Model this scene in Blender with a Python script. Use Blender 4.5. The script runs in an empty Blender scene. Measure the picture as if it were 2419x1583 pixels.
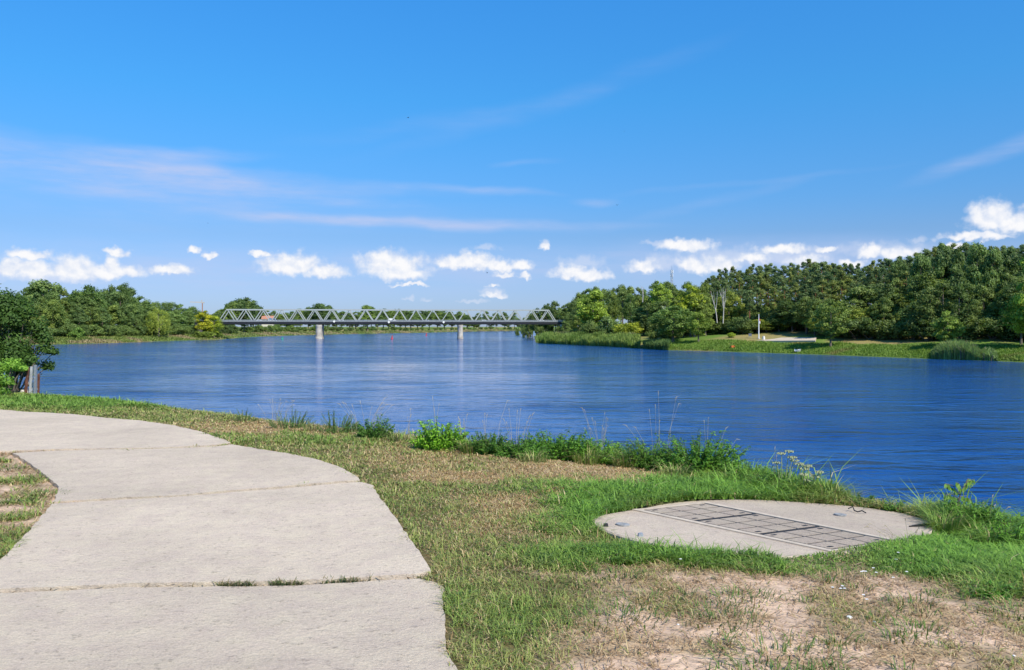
import bpy, bmesh, math, random
import numpy as np
from math import radians, sin, cos, pi
from mathutils import Vector

random.seed(7)
rng = np.random.default_rng(7)
SC = bpy.context.scene
COL = SC.collection

# ------------------------------------------------------------------ camera, sky, sun, exposure
F, CX, HY, CZ, WZ = 1900.0, 1209.5, 772.0, 1.6, -5.9     # focal in photo pixels, image centre x, horizon y, eye height, water level
cam_d = bpy.data.cameras.new("camera")
cam = bpy.data.objects.new("camera", cam_d)
COL.objects.link(cam)
cam.location = (0, 0, CZ)
cam.rotation_euler = (radians(90), 0, 0)
cam_d.sensor_width = 36
cam_d.lens = F / 2419 * 36
cam_d.shift_y = -(791.5 - HY) / 2419
cam_d.clip_start = 0.1
cam_d.clip_end = 20000
SC.camera = cam

SC.view_settings.view_transform = 'Standard'
SC.view_settings.look = 'None'
SC.view_settings.gamma = 1
SC.view_settings.exposure = 0.35
SC.cycles.use_denoising = True
SC.cycles.max_bounces = 8
SC.cycles.transparent_max_bounces = 4

SUN_DIR = Vector((0.60, -0.80, 0.0)).normalized()
SUN_EL = radians(47)
sun_vec = Vector((SUN_DIR.x * cos(SUN_EL), SUN_DIR.y * cos(SUN_EL), sin(SUN_EL)))
sl = bpy.data.lights.new("sun", 'SUN')
sl.energy = 4.7
sl.angle = radians(0.5)
sl.color = (1.0, 0.935, 0.83)
so = bpy.data.objects.new("sun", sl)
COL.objects.link(so)
so.rotation_euler = sun_vec.to_track_quat('Z', 'Y').to_euler()
so.location = (30, -20, 60)

world = bpy.data.worlds.new("World")
SC.world = world
world.use_nodes = True


def sky_nodes():
    nt = world.node_tree
    nt.nodes.clear()
    N, L = nt.nodes.new, nt.links.new

    def setin(n, i, v):
        if isinstance(v, bpy.types.NodeSocket):
            L(v, n.inputs[i])
        elif v is not None:
            n.inputs[i].default_value = v

    def M(op, a, b=None, c=None, clamp=False):
        n = N('ShaderNodeMath'); n.operation = op; n.use_clamp = clamp
        setin(n, 0, a); setin(n, 1, b); setin(n, 2, c)
        return n.outputs[0]

    def V(op, a, b=None, out=0):
        n = N('ShaderNodeVectorMath'); n.operation = op
        setin(n, 0, a); setin(n, 1, b)
        return n.outputs[out]

    def noise(vec, scale, detail, rough=0.5, out=0):
        n = N('ShaderNodeTexNoise'); n.noise_dimensions = '2D'
        L(vec, n.inputs['Vector']); n.inputs['Scale'].default_value = scale
        n.inputs['Detail'].default_value = detail; n.inputs['Roughness'].default_value = rough
        return n.outputs[out]

    def smooth(v, a, b, c=0.0, d=1.0):
        n = N('ShaderNodeMapRange'); n.interpolation_type = 'SMOOTHSTEP'
        L(v, n.inputs[0]); n.inputs[1].default_value = a; n.inputs[2].default_value = b
        n.inputs[3].default_value = c; n.inputs[4].default_value = d
        return n.outputs[0]

    def mix(f, a, b, blend='MIX'):
        n = N('ShaderNodeMix'); n.data_type = 'RGBA'; n.blend_type = blend
        setin(n, 0, f); setin(n, 6, a); setin(n, 7, b)
        return n.outputs[2]

    sky = N('ShaderNodeTexSky')
    sky.sky_type = 'NISHITA'
    sky.sun_disc = False
    sky.sun_elevation = SUN_EL
    sky.sun_rotation = math.atan2(SUN_DIR.x, SUN_DIR.y)
    sky.air_density = 1.0; sky.dust_density = 0.4; sky.ozone_density = 2.0
    tc = N('ShaderNodeTexCoord')
    sep = N('ShaderNodeSeparateXYZ'); L(tc.outputs['Generated'], sep.inputs[0])
    az = M('ARCTAN2', sep.outputs[0], sep.outputs[1])
    el = M('ARCSINE', sep.outputs[2])
    comb = N('ShaderNodeCombineXYZ')
    L(M('MULTIPLY', az, F), comb.inputs[0]); L(M('MULTIPLY', el, F), comb.inputs[1])
    P = comb.outputs[0]
    # clear-sky tint by elevation
    ramp = N('ShaderNodeValToRGB')
    L(M('DIVIDE', el, 0.8, clamp=True), ramp.inputs[0])
    cr = ramp.color_ramp
    pts = SKY_TINT
    cr.elements[0].position = pts[0][0]; cr.elements[0].color = (*pts[0][1], 1)
    cr.elements[1].position = pts[-1][0]; cr.elements[1].color = (*pts[-1][1], 1)
    for p, c in pts[1:-1]:
        e = cr.elements.new(p); e.color = (*c, 1)
    base = V('MULTIPLY', mix(1.0, sky.outputs[0], ramp.outputs[0], 'MULTIPLY'), (2, 2, 2))

    def pos(px, py):
        a = math.atan((px - CX) / F)
        return a * F, math.atan((HY - py) / F * cos(a)) * F

    # thin high cirrus: soft tilted streaks with fibrous noise
    nst = V('MULTIPLY', P, (0.0035, 0.022, 0))
    fib = noise(nst, 1.0, 5, 0.6)
    fib2 = smooth(fib, 0.25, 0.8)
    wv = noise(V('MULTIPLY', P, (0.004, 0.006, 0)), 1.0, 3, 0.5, 1)
    Pw = V('ADD', P, V('MULTIPLY', V('SUBTRACT', wv, (0.5, 0.5, 0.5)), (120, 36, 0)))
    total = None
    for (px, py, rx, ry, ang, st) in CIRRUS:
        x, y = pos(px, py)
        mp = N('ShaderNodeMapping'); mp.vector_type = 'TEXTURE'
        L(Pw, mp.inputs[0]); mp.inputs['Location'].default_value = (x, y, 0)
        mp.inputs['Rotation'].default_value = (0, 0, radians(ang)); mp.inputs['Scale'].default_value = (rx, ry, 1)
        d = V('LENGTH', mp.outputs[0], out=1)
        g = smooth(d, 1.25, 0.0, 0.0, st)
        total = g if total is None else M('ADD', total, g)
    fibm = M('MULTIPLY_ADD', fib2, 0.95, 0.4)
    ca = M('MULTIPLY', total, fibm, clamp=True)
    veil = smooth(el, 0.16, 0.0, 0.0, 0.16)
    K = 1 / (SKY_STRENGTH * 1.275)
    base = mix(M('ADD', ca, veil, clamp=True), base, (0.54 * K, 0.62 * K, 0.88 * K, 1))

    # low cumulus along the horizon
    w1 = noise(P, 0.018, 2, 0.5, 1)
    w2 = noise(P, 0.06, 2, 0.5, 1)
    Pc = V('ADD', P, V('MULTIPLY', V('SUBTRACT', w1, (0.5, 0.5, 0.5)), (34, 20, 0)))
    Pc = V('ADD', Pc, V('MULTIPLY', V('SUBTRACT', w2, (0.5, 0.5, 0.5)), (22, 16, 0)))

    def field(lst):
        acc = None
        for (px, py, rx, ry) in lst:
            x, y = pos(px, py)
            q = V('MULTIPLY', V('SUBTRACT', Pc, (x, y, 0)), (1 / rx, 1 / ry, 0))
            q = V('MAXIMUM', q, V('MULTIPLY', q, (-1, -1.7, 0)))
            d = V('LENGTH', q, out=1)
            acc = d if acc is None else M('SMOOTH_MIN', acc, d, 0.12)
        return acc
    dd = field(CUMULUS)
    df = field(FAINT)
    nl = noise(P, 0.04, 4, 0.5)
    off = V('ADD', P, (5.0, 11.0, 0))
    nl2 = noise(off, 0.04, 4, 0.5)
    emb = M('MULTIPLY_ADD', M('SUBTRACT', nl, nl2), 2.4, 0.62, clamp=True)
    core = smooth(dd, 1.05, 0.25)
    lit = M('MULTIPLY_ADD', core, 0.45, M('MULTIPLY', emb, 0.62), clamp=True)
    ccol = mix(lit, (0.64 * K, 0.73 * K, 0.91 * K, 1), (0.97 * K, 0.97 * K, 0.99 * K, 1))
    al = smooth(M('SUBTRACT', dd, M('MULTIPLY', M('SUBTRACT', nl, 0.5), 0.8)), 1.34, 0.52)
    alf = smooth(M('SUBTRACT', df, M('MULTIPLY', M('SUBTRACT', nl, 0.5), 1.0)), 1.25, 0.2, 0.0, 0.45)
    base = mix(alf, base, (0.74 * K, 0.79 * K, 0.93 * K, 1))
    base = mix(al, base, ccol)
    bg = N('ShaderNodeBackground'); bg.inputs[1].default_value = SKY_STRENGTH
    out = N('ShaderNodeOutputWorld')
    L(base, bg.inputs[0]); L(bg.outputs[0], out.inputs[0])


SKY_STRENGTH = 0.10
SKY_TINT = [(t, tuple(c / 2 for c in col)) for t, col in [(0.0, (.44, .60, 1.04)), (0.054, (.44, .61, 1.04)), (0.1375, (.43, .65, .98)), (0.19, (.38, .74, 1.12)), (0.34, (.30, .95, 1.40)), (0.49, (.30, 1.07, 1.66)), (1.0, (.30, 1.05, 1.7))]]
CIRRUS = [(160, 412, 620, 56, -2, .50), (480, 408, 260, 22, 0, .34), (420, 366, 190, 18, 2, .35), (90, 338, 330, 32, -3, .35),
          (620, 440, 330, 26, -4, .28), (900, 440, 260, 20, -3, .22), (1110, 446, 190, 13, -3, .42), (1060, 531, 480, 17, -1, .50),
          (700, 518, 330, 16, -1, .30), (1400, 473, 70, 14, 0, .28), (1240, 385, 70, 9, 0, .14), (1280, 244, 470, 30, 16, .10), (950, 300, 300, 22, 10, .06),
          (1720, 470, 230, 16, 12, .16), (2370, 350, 190, 22, 17, .32), (500, 640, 1000, 70, 0, .35), (1750, 620, 800, 55, 0, .45),
          (500, 500, 700, 60, 0, .16), (1750, 430, 350, 10, 3, .10), (850, 480, 160, 14, 0, .18)]
CUMULUS = [(72, 604, 40, 16), (20, 640, 30, 22), (80, 640, 62, 24), (180, 642, 46, 34), (272, 646, 56, 20), (270, 632, 18, 26), (277, 600, 23, 13),
           (405, 640, 50, 14), (461, 591, 15, 11), (497, 608, 18, 9), (690, 632, 70, 30), (765, 645, 52, 22), (615, 603, 24, 7),
           (925, 630, 82, 36), (955, 648, 62, 26), (905, 612, 42, 22), (967, 674, 44, 6), (1075, 624, 48, 22), (1120, 622, 50, 24), (1180, 630, 46, 20),
           (1228, 630, 30, 18), (1190, 650, 28, 9), (1236, 653, 15, 8), (1284, 583, 15, 13), (1166, 676, 13, 7), (1170, 700, 28, 9),
           (1350, 645, 46, 20), (1395, 652, 44, 20), (1520, 632, 34, 18), (1625, 584, 68, 19), (1600, 582, 48, 14), (1640, 630, 46, 24), (1700, 630, 50, 20),
           (1850, 592, 60, 16), (1775, 612, 36, 15), (1952, 592, 24, 7), (2056, 598, 22, 18), (2120, 600, 50, 14), (2350, 520, 48, 38), (2405, 532, 48, 28), (2310, 561, 66, 12), (2255, 588, 40, 9),
           (1905, 618, 40, 12), (2010, 622, 36, 10)]
FAINT = [(1120, 715, 40, 6), (1150, 588, 40, 11), (1548, 576, 44, 9), (1375, 622, 60, 16), (1700, 610, 130, 30), (1850, 612, 130, 26), (2180, 567, 20, 9), (650, 605, 30, 8), (965, 706, 14, 7),
         (1010, 709, 16, 6), (1160, 690, 30, 12), (1560, 625, 50, 26), (640, 625, 40, 16), (1000, 640, 30, 10), (100, 660, 120, 14), (1420, 684, 8, 8), (2100, 590, 110, 20)]


# ------------------------------------------------------------------ helpers
def at(px, py, Y):
    """the point seen at photo pixel (px, py) at distance Y in front of the viewer"""
    return ((px - CX) / F * Y, Y, CZ + (HY - py) / F * Y)


def hash2(ix, iy, s):
    n = (ix.astype(np.int64) * 374761393 + iy.astype(np.int64) * 668265263 + s * 974634777) & 0x7fffffff
    n = ((n ^ (n >> 13)) * 1274126177) & 0x7fffffff
    return ((n ^ (n >> 16)) & 0xffff) / 65535.0


def vn(x, y, s=0):
    x = np.asarray(x, float); y = np.asarray(y, float)
    ix, iy = np.floor(x), np.floor(y)
    fx, fy = x - ix, y - iy
    fx = fx * fx * (3 - 2 * fx); fy = fy * fy * (3 - 2 * fy)
    a = hash2(ix, iy, s); b = hash2(ix + 1, iy, s); c = hash2(ix, iy + 1, s); d = hash2(ix + 1, iy + 1, s)
    return (a * (1 - fx) + b * fx) * (1 - fy) + (c * (1 - fx) + d * fx) * fy


def fbm(x, y, s=0, o=4):
    t = 0; amp = .5; k = 1.0
    for i in range(o):
        t = t + amp * vn(x * k + 17.3 * i, y * k - 9.1 * i, s + i); amp *= .5; k *= 2.03
    return t / (1 - .5 ** o)


def sst(a, b, x):
    t = np.clip((np.asarray(x, float) - a) / (b - a), 0, 1)
    return t * t * (3 - 2 * t)


def sdist(x, y, poly):
    """signed distance to an open polyline, positive on its left"""
    x = np.asarray(x, float); y = np.asarray(y, float)
    best = np.full(x.shape, 1e18); sg = np.ones(x.shape)
    for (ax, ay), (bx, by) in zip(poly[:-1], poly[1:]):
        dx, dy = bx - ax, by - ay
        t = np.clip(((x - ax) * dx + (y - ay) * dy) / (dx * dx + dy * dy), 0, 1)
        ex, ey = x - ax - t * dx, y - ay - t * dy
        d2 = ex * ex + ey * ey
        cr = dx * (y - ay) - dy * (x - ax)
        m = d2 < best - 1e-9
        best = np.where(m, d2, best); sg = np.where(m, np.sign(cr), sg)
    return np.sqrt(best) * sg


def inpoly(x, y, poly):
    x = np.asarray(x, float); y = np.asarray(y, float)
    r = np.zeros(x.shape, bool)
    n = len(poly)
    for i in range(n):
        x0, y0 = poly[i]; x1, y1 = poly[(i + 1) % n]
        if y0 == y1: continue
        c = ((y0 > y) != (y1 > y)) & (x < (x1 - x0) * (y - y0) / (y1 - y0) + x0)
        r ^= c
    return r


def wl(px, py):
    Y = (CZ - WZ) * F / (py - HY)
    return ((px - CX) / F * Y, Y)


def onz(px, py, z):
    Y = (CZ - z) * F / (py - HY)
    return ((px - CX) / F * Y, Y)


NB_PX = [(2900, 1345), (2419, 1264), (2300, 1240), (2150, 1214), (2020, 1190), (1900, 1166), (1750, 1132), (1600, 1103), (1400, 1078), (1200, 1060), (1050, 1047), (850, 1026),
         (720, 1013), (620, 1000), (520, 986), (300, 960), (120, 946), (0, 942), (-300, 925)]
NB = [(60, -120), (25, -25), (14, -3), (8.5, 3.6)] + [onz(a, b, -0.22) for a, b in NB_PX] + [(-45, 38), (-100, 60), (-300, 90), (-4000, 120)]
LB = [(-4000, 220), (-290, 262), (-235, 300)] + [wl(a, b) for a, b in [(121, 814), (257, 811), (385, 806), (480, 803.4), (519, 802.4), (545, 800.0), (570, 797.4), (620, 795), (753, 790.8), (1000, 786.2), (1100, 783.6), (1240, 781.8), (1400, 781)]] + [(600, 1720), (4000, 2100)]
RB = [(4000, 1500), (420, 1260), (140, 1060), (45, 820), wl(1262, 794)] + [wl(a, b) for a, b in [(1267, 810), (1300, 812.5), (1351, 814.5), (1417, 817.5), (1482, 821), (1570, 827), (1718, 831), (1841, 835), (1951, 838.5), (2096, 844), (2200, 848), (2351, 853), (2419, 856), (2700, 868)]] + [(190, 60), (260, -120)]


def land(x, y):
    x = np.asarray(x, float); y = np.asarray(y, float)
    e = sdist(x, y, NB)
    w = np.where(x < -3, 1.0, 1.0 + 1.9 * sst(-3, 1.5, x))
    drop = -0.22 * sst(0, 1, (w - e) / w) ** 1.3
    nb = np.where(e > 0, drop, -0.22 + 0.55 * e)
    near = (np.hypot(x, y) < 60)
    nb = nb + np.where(near, (fbm(x * .9, y * .9, 3, 3) - .5) * 0.05 * sst(-.5, 1, e), 0)
    far = np.hypot(x, y) > 70
    nb = np.where(far & (e > 30), nb + 3 * (fbm(x * .01, y * .01, 8, 3) - .4), nb)
    e2 = sdist(x, y, LB)
    lb = WZ + np.interp(e2, [-40, 0, 3, 14, 60, 200, 1000], [-4, 0, .7, 2.5, 3.6, 5, 7]) + (fbm(x * .06, y * .06, 5, 3) - .5) * np.clip(e2 * .1, 0, 1.2)
    e3 = sdist(x, y, RB)
    k = sst(560, 320, y)
    low = np.interp(e3, [-40, 0, 3, 10, 20, 60, 300], [-4, 0, .9, 2.2, 3.2, 4.4, 6])
    hi = np.interp(e3, [-40, 0, 3, 10, 20, 32, 55, 85, 120, 250, 1200], [-4, 0, 1.0, 2.5, 3.7, 5, 9, 13, 15.5, 18, 20])
    rb = WZ + low * (1 - k) + hi * k + (fbm(x * .07, y * .07, 6, 3) - .5) * np.clip(e3 * .08, 0, 1.4)
    return np.maximum(np.maximum(nb, lb), np.maximum(rb, WZ - 4))


def land1(x, y):
    return float(land(np.array([x]), np.array([y]))[0])


def on_land(px, py):
    """where the view ray through a photo pixel meets our own bank (or the bank's edge just below it)"""
    for k in range(40):
        r = _hit(px, py + 2 * k)
        if r is not None: return r
    raise ValueError((px, py))


def _hit(px, py, y0=2.0, y1=24.0, n=800):
    Y = np.geomspace(y0, y1, n)
    X = (px - CX) / F * Y; Z = CZ + (HY - py) / F * Y
    g = land(X, Y)
    i = int(np.argmax(Z < g))
    if i == 0: return None
    a = (Z[i - 1] - g[i - 1]); b = (g[i] - Z[i]); t = a / (a + b + 1e-9)
    yy = Y[i - 1] * (1 - t) + Y[i] * t
    xx = (px - CX) / F * yy
    return xx, yy, land1(xx, yy)


def bank_depth(px, e, poly, y0=100, y1=1700):
    Y = np.geomspace(y0, y1, 1600)
    X = (px - CX) / F * Y
    d = sdist(X, Y, poly)
    i = int(np.argmax(d > e))
    return float(Y[i]) if d.max() > e else float(y1)


class MB:
    """collects shapes and links them as one mesh object"""
    def __init__(self):
        self.v = []; self.f = []; self.m = []; self.n = 0

    def add(self, vs, fs, mi=0):
        self.v.extend(tuple(map(float, p)) for p in vs)
        self.f.extend(tuple(i + self.n for i in f) for f in fs)
        self.m.extend([mi] * len(fs)); self.n += len(vs)

    def box(self, c, s, rz=0.0, mi=0, taper=1.0):
        x, y, z = s[0] / 2, s[1] / 2, s[2] / 2
        vs = []
        for dz in (-1, 1):
            t = taper if dz > 0 else 1.0
            for a, b in ((-1, -1), (1, -1), (1, 1), (-1, 1)):
                px, py = a * x * t, b * y * t
                vs.append((c[0] + px * cos(rz) - py * sin(rz), c[1] + px * sin(rz) + py * cos(rz), c[2] + dz * z))
        self.add(vs, [(3, 2, 1, 0), (4, 5, 6, 7), (0, 1, 5, 4), (1, 2, 6, 5), (2, 3, 7, 6), (3, 0, 4, 7)], mi)

    def bar(self, p0, p1, w, h, mi=0, up=(0, 0, 1)):
        p0 = Vector(p0); p1 = Vector(p1); d = (p1 - p0).normalized()
        u = Vector(up)
        if abs(d.dot(u)) > .98: u = Vector((0, 1, 0))
        s = d.cross(u).normalized() * (w / 2); t = s.cross(d).normalized() * (h / 2)
        vs = [p + a * s + b * t for p in (p0, p1) for a, b in ((-1, -1), (1, -1), (1, 1), (-1, 1))]
        self.add(vs, [(3, 2, 1, 0), (4, 5, 6, 7), (0, 1, 5, 4), (1, 2, 6, 5), (2, 3, 7, 6), (3, 0, 4, 7)], mi)

    def tube(self, pts, rad, n=7, mi=0, cap=True):
        pts = [Vector(p) for p in pts]
        rings = []
        vs = []
        for i, p in enumerate(pts):
            d = (pts[min(i + 1, len(pts) - 1)] - pts[max(i - 1, 0)])
            d = d.normalized() if d.length > 1e-9 else Vector((0, 0, 1))
            u = Vector((1, 0, 0)) if abs(d.x) < .8 else Vector((0, 1, 0))
            s = d.cross(u).normalized(); t = d.cross(s).normalized()
            for k in range(n):
                a = 2 * pi * k / n
                vs.append(p + (s * cos(a) + t * sin(a)) * rad[i])
        fs = []
        for i in range(len(pts) - 1):
            for k in range(n):
                fs.append((i * n + k, i * n + (k + 1) % n, (i + 1) * n + (k + 1) % n, (i + 1) * n + k))
        if cap:
            fs.append(tuple(range(n - 1, -1, -1))); fs.append(tuple((len(pts) - 1) * n + k for k in range(n)))
        self.add(vs, fs, mi)

    def prism(self, outline, z0, z1, mi=0):
        n = len(outline)
        vs = [(x, y, z0) for x, y in outline] + [(x, y, z1) for x, y in outline]
        fs = [tuple(range(n - 1, -1, -1)), tuple(range(n, 2 * n))] + [(i, (i + 1) % n, n + (i + 1) % n, n + i) for i in range(n)]
        self.add(vs, fs, mi)

    def mesh(self, name, mats):
        me = bpy.data.meshes.new(name)
        me.from_pydata(self.v, [], self.f)
        for m in (mats if isinstance(mats, (list, tuple)) else [mats]): me.materials.append(m)
        me.polygons.foreach_set('material_index', self.m)
        me.update()
        return me

    def build(self, name, mats, parent=None, smooth=False, origin=None):
        if origin is not None:
            o3 = origin; self.v = [(a - o3[0], b - o3[1], c - o3[2]) for a, b, c in self.v]
        me = self.mesh(name, mats)
        if smooth: me.polygons.foreach_set('use_smooth', [True] * len(me.polygons))
        o = bpy.data.objects.new(name, me); COL.objects.link(o)
        if parent is not None: o.parent = parent
        elif origin is not None: o.location = origin
        return o


def tag(o, label=None, cat=None, group=None, kind=None):
    if label: o['label'] = label
    if cat: o['category'] = cat
    if group: o['group'] = group
    if kind: o['kind'] = kind
    return o


def empty(name, loc, rz=0.0, label=None, cat=None, group=None):
    o = bpy.data.objects.new(name, None); COL.objects.link(o)
    o.empty_display_size = .2
    o.location = loc; o.rotation_euler = (0, 0, rz)
    return tag(o, label, cat, group)


def link(name, me, parent=None):
    o = bpy.data.objects.new(name, me); COL.objects.link(o)
    if parent is not None: o.parent = parent
    return o


def np_mesh(name, verts, faces_flat, sizes, mat, attrs=None):
    """mesh from arrays; attrs: name -> (n,4) point colours or (n,) point floats"""
    me = bpy.data.meshes.new(name)
    me.vertices.add(len(verts)); me.vertices.foreach_set('co', np.ascontiguousarray(verts, np.float32).ravel())
    me.loops.add(len(faces_flat)); me.loops.foreach_set('vertex_index', np.ascontiguousarray(faces_flat, np.int32))
    me.polygons.add(len(sizes))
    st = np.zeros(len(sizes), np.int32); st[1:] = np.cumsum(sizes)[:-1]
    me.polygons.foreach_set('loop_start', st)
    for m in (mat if isinstance(mat, (list, tuple)) else [mat]): me.materials.append(m)
    for k, a in (attrs or {}).items():
        a = np.ascontiguousarray(a, np.float32)
        if a.ndim == 2:
            at_ = me.attributes.new(k, 'FLOAT_COLOR', 'POINT'); at_.data.foreach_set('color', a.ravel())
        else:
            at_ = me.attributes.new(k, 'FLOAT', 'POINT'); at_.data.foreach_set('value', a)
    me.update(); me.validate()
    return me


# ------------------------------------------------------------------ materials
def mat(name):
    m = bpy.data.materials.new(name); m.use_nodes = True
    nt = m.node_tree; nt.nodes.clear()
    return m, nt, nt.nodes.new, nt.links.new


def simple(name, col, rough=.6, metal=0.0, var=.18, scale=6.0, bump=0.0, spec=.4, dark=None, coords='Object'):
    m, nt, N, L = mat(name)
    p = N('ShaderNodeBsdfPrincipled'); o = N('ShaderNodeOutputMaterial'); L(p.outputs[0], o.inputs[0])
    tc = N('ShaderNodeTexCoord'); n = N('ShaderNodeTexNoise')
    L(tc.outputs[coords], n.inputs['Vector']); n.inputs['Scale'].default_value = scale; n.inputs['Detail'].default_value = 6; n.inputs['Roughness'].default_value = .65
    r = N('ShaderNodeValToRGB'); L(n.outputs[0], r.inputs[0])
    r.color_ramp.elements[0].position = .3; r.color_ramp.elements[1].position = .7
    d = dark or tuple(c * (1 - var * 2) for c in col)
    r.color_ramp.elements[0].color = (*d, 1); r.color_ramp.elements[1].color = (*[min(1, c * (1 + var)) for c in col], 1)
    L(r.outputs[0], p.inputs['Base Color'])
    p.inputs['Roughness'].default_value = rough; p.inputs['Metallic'].default_value = metal; p.inputs['Specular IOR Level'].default_value = spec
    if bump:
        b = N('ShaderNodeBump'); b.inputs['Strength'].default_value = bump; b.inputs['Distance'].default_value = .02
        L(n.outputs[0], b.inputs['Height']); L(b.outputs[0], p.inputs['Normal'])
    return m


def foliage(name, dark, light, transl=.3, rough=.55, vscale=None):
    """leaves: colour from each leaf's own tint, times the plant's own colour"""
    m, nt, N, L = mat(name)
    a = N('ShaderNodeAttribute'); a.attribute_name = 'tint'
    r = N('ShaderNodeValToRGB'); L(a.outputs['Fac'], r.inputs[0])
    r.color_ramp.elements[0].color = (*dark, 1); r.color_ramp.elements[1].color = (*light, 1)
    oi = N('ShaderNodeObjectInfo')
    mx = N('ShaderNodeMix'); mx.data_type = 'RGBA'; mx.blend_type = 'MULTIPLY'; mx.inputs[0].default_value = 1
    L(r.outputs[0], mx.inputs[6]); L(oi.outputs['Color'], mx.inputs[7])
    d = N('ShaderNodeBsdfPrincipled'); L(mx.outputs[2], d.inputs['Base Color']); d.inputs['Roughness'].default_value = rough; d.inputs['Specular IOR Level'].default_value = .25
    t = N('ShaderNodeBsdfTranslucent')
    br = N('ShaderNodeMix'); br.data_type = 'RGBA'; br.blend_type = 'MULTIPLY'; br.inputs[0].default_value = 1
    L(mx.outputs[2], br.inputs[6]); br.inputs[7].default_value = (1.25, 1.35, .7, 1); L(br.outputs[2], t.inputs[0])
    ms = N('ShaderNodeMixShader'); ms.inputs[0].default_value = transl
    L(d.outputs[0], ms.inputs[1]); L(t.outputs[0], ms.inputs[2])
    o = N('ShaderNodeOutputMaterial'); L(ms.outputs[0], o.inputs[0])
    return m


def attr_blade(name, transl=.3):
    m, nt, N, L = mat(name)
    a = N('ShaderNodeAttribute'); a.attribute_name = 'cover'
    d = N('ShaderNodeBsdfPrincipled'); L(a.outputs['Color'], d.inputs['Base Color']); d.inputs['Roughness'].default_value = .55; d.inputs['Specular IOR Level'].default_value = .3
    t = N('ShaderNodeBsdfTranslucent'); L(a.outputs['Color'], t.inputs[0])
    ms = N('ShaderNodeMixShader'); ms.inputs[0].default_value = transl
    L(d.outputs[0], ms.inputs[1]); L(t.outputs[0], ms.inputs[2])
    o = N('ShaderNodeOutputMaterial'); L(ms.outputs[0], o.inputs[0])
    return m


def ground_mat():
    m, nt, N, L = mat('ground')
    a = N('ShaderNodeAttribute'); a.attribute_name = 'cover'
    g = N('ShaderNodeNewGeometry')
    n1 = N('ShaderNodeTexNoise'); L(g.outputs['Position'], n1.inputs['Vector']); n1.inputs['Scale'].default_value = 22; n1.inputs['Detail'].default_value = 8; n1.inputs['Roughness'].default_value = .75
    n2 = N('ShaderNodeTexNoise'); L(g.outputs['Position'], n2.inputs['Vector']); n2.inputs['Scale'].default_value = 3.1; n2.inputs['Detail'].default_value = 5
    mr = N('ShaderNodeMapRange'); L(n1.outputs[0], mr.inputs[0]); mr.inputs[1].default_value = .3; mr.inputs[2].default_value = .7; mr.inputs[3].default_value = .62; mr.inputs[4].default_value = 1.28
    mr2 = N('ShaderNodeMapRange'); L(n2.outputs[0], mr2.inputs[0]); mr2.inputs[1].default_value = .3; mr2.inputs[2].default_value = .7; mr2.inputs[3].default_value = .8; mr2.inputs[4].default_value = 1.15
    mu = N('ShaderNodeMath'); mu.operation = 'MULTIPLY'; L(mr.outputs[0], mu.inputs[0]); L(mr2.outputs[0], mu.inputs[1])
    mx = N('ShaderNodeVectorMath'); mx.operation = 'SCALE'; L(a.outputs['Color'], mx.inputs[0]); L(mu.outputs[0], mx.inputs['Scale'])
    p = N('ShaderNodeBsdfPrincipled'); L(mx.outputs[0], p.inputs['Base Color']); p.inputs['Roughness'].default_value = .95; p.inputs['Specular IOR Level'].default_value = .1
    b = N('ShaderNodeBump'); b.inputs['Strength'].default_value = .55; b.inputs['Distance'].default_value = .03; L(n1.outputs[0], b.inputs['Height']); L(b.outputs[0], p.inputs['Normal'])
    o = N('ShaderNodeOutputMaterial'); L(p.outputs[0], o.inputs[0])
    return m


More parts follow.
